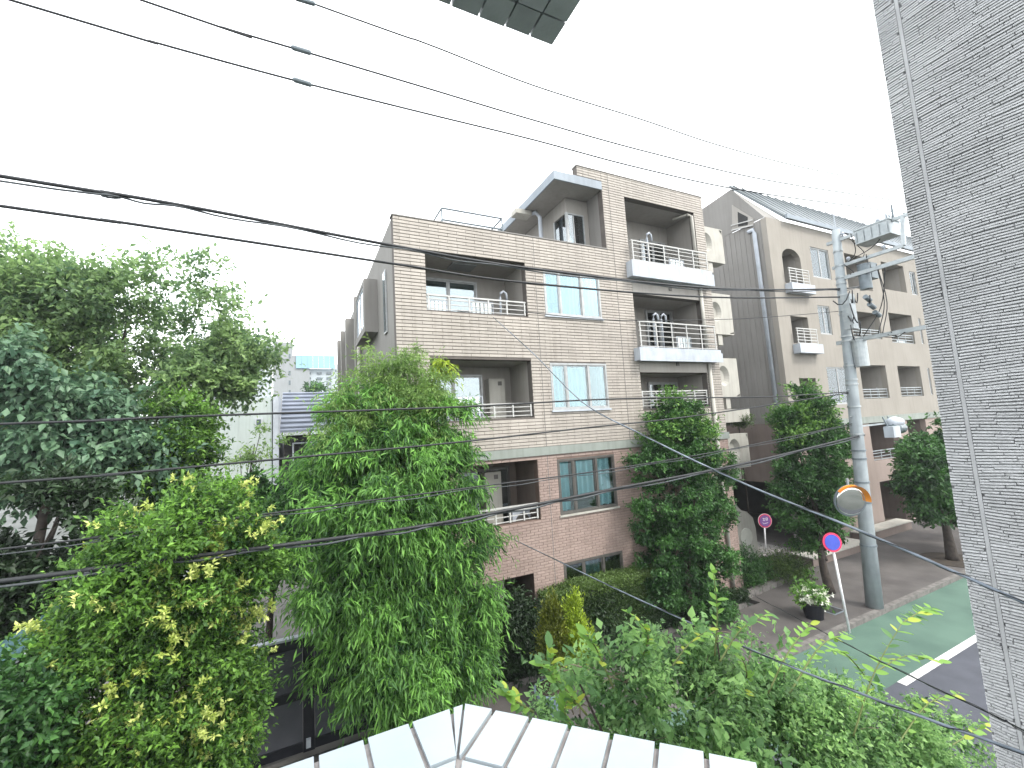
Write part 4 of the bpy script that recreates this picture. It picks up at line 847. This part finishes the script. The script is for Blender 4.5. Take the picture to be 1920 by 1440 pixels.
# yellow blossoming tree, lower left
yl = [(385, 975, 66), (290, 1000, 64), (458, 1005, 56), (225, 1085, 74), (335, 1090, 112), (450, 1090, 72), (190, 1180, 78), (300, 1200, 125), (428, 1190, 76), (190, 1300, 86), (320, 1320, 125), (412, 1300, 62), (140, 1400, 80), (280, 1430, 125), (390, 1420, 62), (250, 1540, 150)]
lb = LB(yl, 8.0, .85, .35)
T2 = tree('privet_tree', 'rounded green tree speckled with yellow blossom at lower left', 'tree', lb, (-2.9, 8.0, 0), g_yel, 27000, 7, .072, .032, .12, limbs=8, droop=.15, twig=.18, gap=-.5, gs=2.6, shell=.5, tipbright=.5, up=.5, per=26, sig=.13)
crown([(c_+[0, -.03, .04], tuple(1.04*q_ for q_ in r_)) for c_, r_ in lb], 2600, 16, .060, .027, g_flow, T2, droop=-.1, spread=.8, twig=.09, gap=-.25, gs=3.1, name='blossom', shell=.05, up=.8, rough=.18, kind='stuff', per=6, sig=.09)
# dark green mass between the two
lb = LB([(455, 930, 38), (520, 920, 42), (590, 900, 42), (640, 870, 40), (500, 975, 50), (570, 965, 50), (425, 965, 38), (540, 1030, 45)], 13.5, .8, .5)
tree('evergreen_shrub', 'dense dark green bush between the blossoming tree and the bamboo', 'shrub', lb, (-.8, 13.5, 0), g_col, 9500, 6, .12, .055, .1, droop=.2, twig=.25)
lb = LB([(470, 840, 26), (500, 830, 26), (488, 812, 16), (450, 850, 18)], 20, .8, .3)
tree('young_tree', 'thin light green young tree in front of the blank pale wall', 'tree', lb, (-2.6, 20, 0), g_bamt, 260, 6, .13, .055, .05, droop=.2, twig=.35)
lb = LB([(590, 732, 14), (605, 738, 14), (578, 740, 12)], 42, .8, .5)
tree('distant_tree', 'small dark tree above the ridge of the metal roof', 'tree', lb, (0, 42, 0), g_col, 420, 6, .35, .15, .1, droop=.2, twig=.7)
# bamboo clump
bp = [(742, 690, 46), (692, 738, 50), (785, 745, 50), (665, 810, 62), (750, 815, 92), (832, 800, 48), (635, 895, 66), (740, 920, 108), (840, 900, 66), (620, 990, 58), (720, 1030, 115), (850, 1015, 75), (625, 1090, 58), (750, 1140, 115), (865, 1120, 58), (665, 1205, 56), (755, 1240, 105), (845, 1225, 66), (700, 1290, 50), (805, 1290, 52)]
lb = LB(bp, 9.2, .8, .35)
Bm = thing('bamboo_clump', (2.2, 9.3, 0), 'tall drooping bamboo clump hiding the corner of the tiled building', 'bamboo')
culm = mat('bamboo_culm', (.12, .17, .04), (.06, .09, .02), 9, .5)
for i in range(16):
    b = np.array([2.2+rng.uniform(-.6, .8), 9.3+rng.uniform(-.3, .3), 0]); tgt = lb[int(rng.integers(0, 9))][0]; MB().tube(spline([b, (b+tgt)/2+[0, 0, .8], tgt], 6), list(np.linspace(.025, .006, 13)), 6).build('culm', culm, Bm, smooth=True)
crown(lb[:5], 5200, 8, .10, .018, g_bamt, Bm, droop=.5, spread=.6, twig=.26, gap=-.3, gs=2.6, name='young_foliage', shell=.7, up=.5, kind='stuff', per=16, sig=.15)
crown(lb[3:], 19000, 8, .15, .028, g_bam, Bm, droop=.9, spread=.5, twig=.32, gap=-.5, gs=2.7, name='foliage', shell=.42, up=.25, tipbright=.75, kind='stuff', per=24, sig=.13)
cs = LB([(820, 700, 12), (835, 688, 12), (812, 725, 14), (805, 750, 18)], 9.4, .8, 0); crown(cs, 160, 8, .15, .03, g_con, Bm, droop=.9, spread=.4, twig=.25, gap=-9, name='tip_spray', kind='stuff')
# street trees
lb = LB([(1275, 778, 36), (1262, 830, 62), (1310, 835, 42), (1225, 872, 44), (1330, 885, 42), (1270, 940, 84), (1222, 975, 42), (1332, 960, 42), (1278, 1050, 90), (1232, 1085, 46), (1335, 1060, 42), (1285, 1130, 80), (1340, 1120, 36)], 9.75, .9, .15)
T4 = tree('street_tree', 'dense dark columnar tree in the hedge bed before the tower of balconies', 'tree', lb, PZ(1300, 1185, 0), g_col, 17000, 7, .085, .042, .12, group='trees along the pavement', droop=.15, twig=.16, gap=-.6, gs=3, shell=.55, tipbright=.5, sig=.085, rough=.1)
crown(lb[:3], 1500, 6, .09, .04, g_colt, T4, droop=.1, twig=.2, gap=-.3, name='new_growth', shell=.2, up=.6, kind='stuff')
pb2 = PZ(1557, 1112, 0)
lb = LB([(1505, 742, 22), (1520, 775, 34), (1485, 800, 36), (1545, 815, 42), (1515, 860, 62), (1482, 900, 34), (1562, 890, 30), (1522, 930, 64), (1488, 955, 32), (1564, 955, 34), (1528, 985, 46)], float(pb2[1])+.6, .9, .2)
T5 = tree('street_tree', 'dark bluish tree with a bare black trunk just left of the utility pole', 'tree', lb, pb2, g_col, 12500, 7, .10, .048, .15, group='trees along the pavement', top=PY(1540, 985, float(pb2[1])+.2), droop=.15, twig=.18, gap=-.6, gs=2.6, shell=.55, sig=.10, rough=.1)
crown(lb[:3], 1100, 6, .1, .045, g_colt, T5, droop=.1, twig=.2, gap=-.3, name='new_growth', shell=.3, up=.6, kind='stuff')
pb3 = PZ(1786, 1050, 0)
lb = LB([(1752, 828, 40), (1722, 850, 26), (1738, 885, 46), (1712, 920, 26), (1765, 915, 46), (1785, 860, 40), (1742, 948, 24), (1795, 945, 30), (1820, 880, 40)], float(pb3[1])+.3, .9, .3)
tree('street_tree', 'round headed dark green tree on a leaning trunk beside the grey wall', 'tree', lb, pb3, g_col, 9000, 7, .15, .07, .2, group='trees along the pavement', top=PY(1765, 950, float(pb3[1])), droop=.15, twig=.22, gap=-.6, gs=2., shell=.55, sig=.14, rough=.1)
tp = thing('tree_pit', pb3+[0, 0, .0], 'dark round tree pit at the foot of the leaning street tree', 'tree pit'); MB().tube([pb3+[0, 0, -.02], pb3+[0, 0, .02]], .95, 24).build('soil_ring', soil, tp)
# hedges, clipped: leaves over a box-like core
def hedge(x0, x1, y0, y1, z0, z1, lab, m, n, name='hedge', core=g_hd, L=.055, W=.03):
    t = thing(name, ((x0+x1)/2, (y0+y1)/2, z0), lab, 'hedge'); cm = mat('hedge_core', (.012, .02, .008), None, 9, .95)
    MB().box(x0+.05, x1-.05, y0+.05, y1-.05, z0, z1-.05).build('branch_core', cm, t); C = []
    for a, (fx, fy, fz) in (((x1-x0)*(y1-y0), (1, 1, 0)), ((x1-x0)*(z1-z0), (1, 0, 1)), ((y1-y0)*(z1-z0), (0, 1, 1))):
        k = int(n*a/((x1-x0)*(y1-y0)+(x1-x0)*(z1-z0)+(y1-y0)*(z1-z0)))
        q_ = rng.random((k, 3)); q_ = np.array([x0, y0, z0])+q_*np.array([x1-x0, y1-y0, z1-z0])
        if not fz: q_[:, 2] = z1
        elif not fy: q_[:, 1] = y0
        else: q_[:, 0] = x0 if True else x1
        C.append(q_)
    C = np.concatenate(C); C = C+rng.normal(size=C.shape)*.02; C[:, 2] += .07*noise3(C, 1.3)*(C[:, 2] > z1-.1); C[:, 1] += .05*noise3(C, 1.7); k = 4
    B_ = np.repeat(C, k, 0)+rng.normal(size=(len(C)*k, 3))*.03; N_ = len(B_); out = unit(rng.normal(size=(N_, 3))+np.array([0, -.3, .7]))
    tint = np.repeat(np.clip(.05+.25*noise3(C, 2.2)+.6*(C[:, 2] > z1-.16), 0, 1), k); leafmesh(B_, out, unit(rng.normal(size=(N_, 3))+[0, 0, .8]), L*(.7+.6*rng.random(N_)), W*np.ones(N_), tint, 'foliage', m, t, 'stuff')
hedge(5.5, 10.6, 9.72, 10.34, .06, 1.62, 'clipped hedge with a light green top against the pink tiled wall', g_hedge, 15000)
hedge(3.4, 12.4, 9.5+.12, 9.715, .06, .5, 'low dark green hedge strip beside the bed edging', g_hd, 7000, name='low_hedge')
lb = LB([(960, 1150, 42), (1000, 1180, 45), (940, 1200, 40), (980, 1230, 40), (1050, 1200, 50), (1120, 1180, 50), (1180, 1160, 45), (1240, 1190, 40)], 9.9, .5, .05)
t = thing('dark_shrub', (5, 9.9, 0), 'ragged dark shrub mass between the bamboo and the columnar street tree', 'shrub'); crown(lb, 7500, 6, .09, .04, g_hd, t, droop=.2, twig=.15, gap=-.5, name='foliage', shell=.6, kind='stuff')
# rounded shrub and bits at the passage
def mound(px, py, r, Y, lab, m, n, sy=.9, zs=.7, L=.05, name='round_shrub', flat=1):
    lb = LB([(px, py, r), (px-r*.5, py+r*.12, r*.7), (px+r*.5, py+r*.1, r*.7)], Y, sy, .1, zs); b = lb[0][0].copy(); b[2] = 0; t = thing(name, b, lab, 'shrub')
    MB().tube([(b[0], b[1], 0), lb[0][0]], [.04, .02], 6).build('stem', bark, t); crown(lb, n, 6, L, L*.5, m, t, droop=.1, twig=.1, gap=-9, shell=.3, name='foliage', rough=.06, kind='stuff')
mound(1465, 1068, 38, 10.5, 'clipped round olive green shrub in front of the passage', g_hedge, 4200)
mound(1400, 1066, 28, 10.6, 'dark bush against the cream end wall', g_col, 2600, name='bush', zs=1.2)
mound(1670, 993, 22, 12.2, 'low clipped shrub in the raised brown planter box', g_hedge, 1400, zs=.45)
mound(1384, 787, 18, 11.9, 'small green shrub growing in the cream planter trough', g_hedge, 700, zs=.5, name='trough_plant')
# raised brown planter by the second building
pl = thing('planter_box', (23, 10.7, 0), 'low brown raised planter box with a pale rim by the far entrance', 'planter')
pa, pb = PZ(1570, 1040, 0), PZ(1735, 1020, 0)
MB().box(22.2, 26.2, 11.0, 11.55, 0, .35).build('box', browns, pl); MB().box(22.15, 26.25, 10.95, 11.6, .353, .40).build('rim', cream, pl)
pl2 = thing('planter_box', (18.5, 10.9, 0), 'low brown planter box under the dark bluish tree', 'planter'); MB().box(17.4, 21.2, 10.5, 11.3, 0, .28).build('box', browns, pl2); MB().box(17.35, 21.25, 10.45, 11.35, .283, .33).build('rim', cream, pl2)
be = thing('bed_edging', (14.6, 9.9, 0), 'brown stone edging of the round shrub bed next to the pavement', 'edging')
a, b = PZ(1396, 1122, 0), PZ(1503, 1078, 0)
for k in range(8): p0, p1 = a+(b-a)*(k/8+.004), a+(b-a)*((k+1)/8-.004); MB().bar(p0+[0, 0, .09], p1+[0, 0, .09], .2, .18).build('edging_stone', kerbm, be)
MB().add([a+[0, .1, .04], b+[0, .1, .04], b+[.3, 1.4, .04], a+[-.3, 1.4, .04]], [(0, 1, 2, 3)]).build('soil', soil, be)
# black pot with white flowers, and two more pots
def pot(px, py, r, h, lab, m, plant, Y=None):
    b = PZ(px, py, 0); t = thing('planter_pot', b, lab, 'plant pot', 'round pots on the pavement')
    MB().tube([b, b+[0, 0, h*.9], b+[0, 0, h*.91], b+[0, 0, h]], [r*.75, r*.95, r*1.05, r*1.05], 24).build('pot', m, t, smooth=False); MB().tube([b+[0, 0, h], b+[0, 0, h+.01]], r*.9, 20).build('soil', soil, t)
    return b, t
b, t = pot(1527, 1158, .30, .42, 'black round pot under the white flowering plant', bl, 1)
f = thing('flowering_plant', b+[0, 0, .42], 'plant with a mass of white flowers growing in the black pot', 'plant'); lb = [(b+[0, 0, .62], (.30, .28, .22)), (b+[.2, 0, .5], (.18, .18, .15))]
crown(lb, 500, 6, .09, .04, g_colt, f, gap=-9, twig=.12, name='foliage', kind='stuff'); wl = leafmat('white_flower', (.62, .64, .5), (.9, .9, .82), .2); crown([(b+[-.04, -.10, .62], (.26, .24, .17)), (b+[.24, -.1, .45], (.1, .12, .14))], 230, 7, .055, .04, wl, f, gap=-.6, gs=9, twig=.05, spread=1.2, name='blossom', shell=.1, per=6, kind='stuff')
b, t = pot(1245, 1226, .30, .34, 'black round pot on the pavement below the columnar tree', bl, 0); b, t = pot(1035, 1330, .34, .42, 'blue grey round pot beside the two golden conifers', mat('blue_glaze', (.20, .26, .32), (.14, .19, .24), 5, .35), 0)
sp = PZ(1518, 1075, 0); lb = LB([(1513, 1020, 14), (1505, 1032, 9), (1524, 1040, 10), (1515, 1070, 12), (1530, 1105, 14)], float(sp[1])-.4, .8, .1)
tree('sapling', 'slender sapling with few leaves beside the black trunk', 'sapling', lb, sp, g_colt, 110, 6, .10, .045, .015, limbs=2, gap=-9, twig=.15)
# conifers
def conifer(px, pyt, pyb, Y, w, lab, m, n):
    top, bot = PY(px, pyt, Y), PY(px, pyb, Y); h = top[2]-bot[2]; b = bot.copy(); b[2] = 0; t = thing('conifer', b, lab, 'conifer', 'small golden conifers'); MB().tube([b, top-[0, 0, .1]], [.04, .01], 7).build('trunk', bark, t)
    lb = [((bot[0], Y, bot[2]+h*s), (w*(1-s)**.8+.02, w*(1-s)**.8+.02, h*.12)) for s in np.linspace(.05, .92, 10)]
    crown(lb, n, 6, .06, .025, m, t, droop=-.4, up=1.2, spread=.4, twig=.14, gap=-9, shell=.5, name='foliage', kind='stuff', sig=.045)
conifer(1085, 1120, 1245, 8.3, .34, 'bright yellow green pointed conifer above the near shrub', g_con, 3000); conifer(1042, 1128, 1250, 8.5, .33, 'duller olive conifer left of the bright yellow one', g_ol, 2600)
# near shrub, bottom right: 300 leaves of their own, the rest massed
NS = thing('near_shrub', PY(1400, 1500, 2.6)*[1, 1, 0], 'leafy near shrub with broad light green leaves at bottom right', 'shrub')
nl = [(1075, 1255, 45), (1085, 1340, 70), (1170, 1270, 70), (1200, 1380, 105), (1290, 1300, 90), (1345, 1205, 45), (1390, 1300, 90), (1330, 1420, 115), (1470, 1260, 50), (1490, 1370, 95), (1590, 1400, 90), (1580, 1310, 45), (1690, 1420, 80), (1780, 1405, 50), (1740, 1355, 32), (1460, 1470, 130), (1640, 1480, 110)]
lb = LB(nl, 2.7, .9, .2)
for l in lb: MB().tube(spline([np.array(WL[NS.name])+[rng.uniform(-.3, .3), 0, 0], (np.array(WL[NS.name])+l[0])/2+[0, 0, .3], l[0]], 5), list(np.linspace(.03, .006, 11)), 6).build('stem', bark, NS, smooth=True)
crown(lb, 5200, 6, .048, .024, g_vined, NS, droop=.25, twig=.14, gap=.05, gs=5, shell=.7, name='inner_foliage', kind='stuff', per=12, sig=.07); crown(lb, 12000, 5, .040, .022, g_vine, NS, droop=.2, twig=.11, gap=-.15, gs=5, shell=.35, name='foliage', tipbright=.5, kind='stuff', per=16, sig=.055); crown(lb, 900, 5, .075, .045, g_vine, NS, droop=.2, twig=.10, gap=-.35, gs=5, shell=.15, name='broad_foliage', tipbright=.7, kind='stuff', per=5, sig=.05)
# broad single leaves: a rounded blade with a folded midrib
def bladeobj():
    V = []; ns = 6
    for i in range(ns+1):
        s = i/ns; w_ = .30*math.sin(math.pi*min(1, s*.92+.04))**.8*(1-.25*s); x = s; V += [(x, -w_, .10*w_-.10*s*s), (x, 0, -.10*s*s-.03), (x, w_, .10*w_-.10*s*s)]
    f = []
    for i in range(ns): a = 3*i; f += [(a, a+1, a+4, a+3), (a+1, a+2, a+5, a+4)]
    return V, f
bv, bf = bladeobj(); blades = []
for nm, mt_ in (('leaf', leafmat('broad_blade', (.07, .19, .035), (.28, .48, .09), .4)), ('leaf', leafmat('yellowing_blade', (.30, .40, .06), (.48, .55, .08), .4)), ('leaf', leafmat('dull_blade', (.05, .13, .045), (.13, .26, .08), .4))):
    me = bpy.data.meshes.new(nm); me.from_pydata(bv, [], bf); me.materials.append(mt_); at = me.attributes.new('tint', 'FLOAT', 'POINT'); at.data.foreach_set('value', np.full(len(bv), .35, np.float32)); me.shade_smooth(); blades.append(me)
def leaf(p_, d, up, s, which=0):
    o = place('leaf', blades[which], p_, NS); d = Vector(d).normalized(); up = Vector(up); y = up.cross(d).normalized(); z = d.cross(y); o.rotation_euler = Matrix((d, y, z)).transposed().to_euler(); o.scale = (s, s, s)
tw_m = mat('dry_twig', (.20, .17, .12), (.12, .10, .07), 9, .8)
for k in range(60):
    l = lb[int(rng.integers(0, len(lb)))]; a = np.array(l[0])+rng.normal(size=3)*.05; u = unit(rng.normal(size=3)*[1, .6, .5]+[0, -.2, .35]); b = a+u*np.array(l[1])*rng.uniform(.9, 1.35)
    MB().tube(spline([a, (a+b)/2+rng.normal(size=3)*.03, b], 4), list(np.linspace(.005, .0018, 9)), 4).build('twig', tw_m, NS)
# long sprays with paired leaves
spr = [((1340, 1230), (1345, 1150), (1338, 1075)), ((1350, 1240), (1390, 1180), (1440, 1150)), ((1200, 1250), (1215, 1190), (1180, 1150)), ((1240, 1280), (1290, 1210), (1330, 1180)), ((1440, 1300), (1480, 1220), (1520, 1170)), ((1480, 1300), (1540, 1210), (1590, 1190)),
       ((1600, 1380), (1640, 1260), (1690, 1170)), ((1690, 1170), (1720, 1150), (1745, 1140)), ((1640, 1260), (1700, 1230), (1760, 1240)), ((1640, 1290), (1590, 1230), (1560, 1220)), ((1680, 1400), (1740, 1320), (1800, 1300)), ((1100, 1340), (1050, 1280), (1015, 1240)), ((1080, 1320), (1040, 1270), (1030, 1215)), ((1100, 1400), (1060, 1340), (1070, 1300)),
       ((1000, 1335), (960, 1310), (945, 1290)), ((1150, 1290), (1120, 1220), (1100, 1190)), ((1380, 1330), (1400, 1260), (1370, 1200)), ((1780, 1400), (1830, 1370), (1860, 1350))]
cnt = 0
for i, s in enumerate(spr):
    Y0 = 2.45+rng.uniform(-.15, .25); P3 = spline([PY(x, y, Y0) for x, y in s], 6); MB().tube(P3, list(np.linspace(.008, .003, len(P3))), 5).build('twig', mat('green_twig', (.12, .15, .05), None, 9, .7), NS, smooth=True)
    for j in range(2, len(P3)):
        d = P3[j]-P3[j-1]; d = d/np.linalg.norm(d)
        for sd_ in (-1, 1):
            lat = np.cross(d, [0, 0, 1.])*sd_; dd = d*.5+unit(lat)*.8+rng.normal(size=3)*.25+[0, 0, .05]; big_ = .10 if i in (11, 12, 13, 6, 7, 8) else .078
            leaf(P3[j], dd, [rng.normal()*.25, -.35+rng.normal()*.25, 1], big_*(.7+.5*rng.random()), int(rng.choice([0, 0, 2, 1], p=[.3, .3, .3, .1]))); cnt += 1
while cnt < 298:
    l = lb[int(rng.integers(0, len(lb)))]; u = unit(rng.normal(size=3)+[0, -.6, .5]); p_ = l[0]+u*np.array(l[1])*1.02
    leaf(p_, u+rng.normal(size=3)*.5, [rng.normal()*.3, -.4+rng.normal()*.3, 1], .085*(.6+.7*rng.random()), int(rng.choice([0, 2, 1], p=[.5, .4, .1]))); cnt += 1

# ---------------------------------------------------------------- air
hz = MB().box(-220, 260, -60, 260, -1.2, 60).build('haze', mat('air', (1, 1, 1)), origin=(0, 0, 0)); tag(hz, kind='stuff')
hm = bpy.data.materials.new('haze_air'); hm.use_nodes = True; t_ = hm.node_tree; t_.nodes.clear(); o_ = t_.nodes.new('ShaderNodeOutputMaterial'); v_ = t_.nodes.new('ShaderNodeVolumePrincipled')
v_.inputs['Color'].default_value = (.93, .97, 1, 1); v_.inputs['Density'].default_value = .0009; v_.inputs['Anisotropy'].default_value = .2; t_.links.new(v_.outputs[0], o_.inputs['Volume']); hz.data.materials[0] = hm
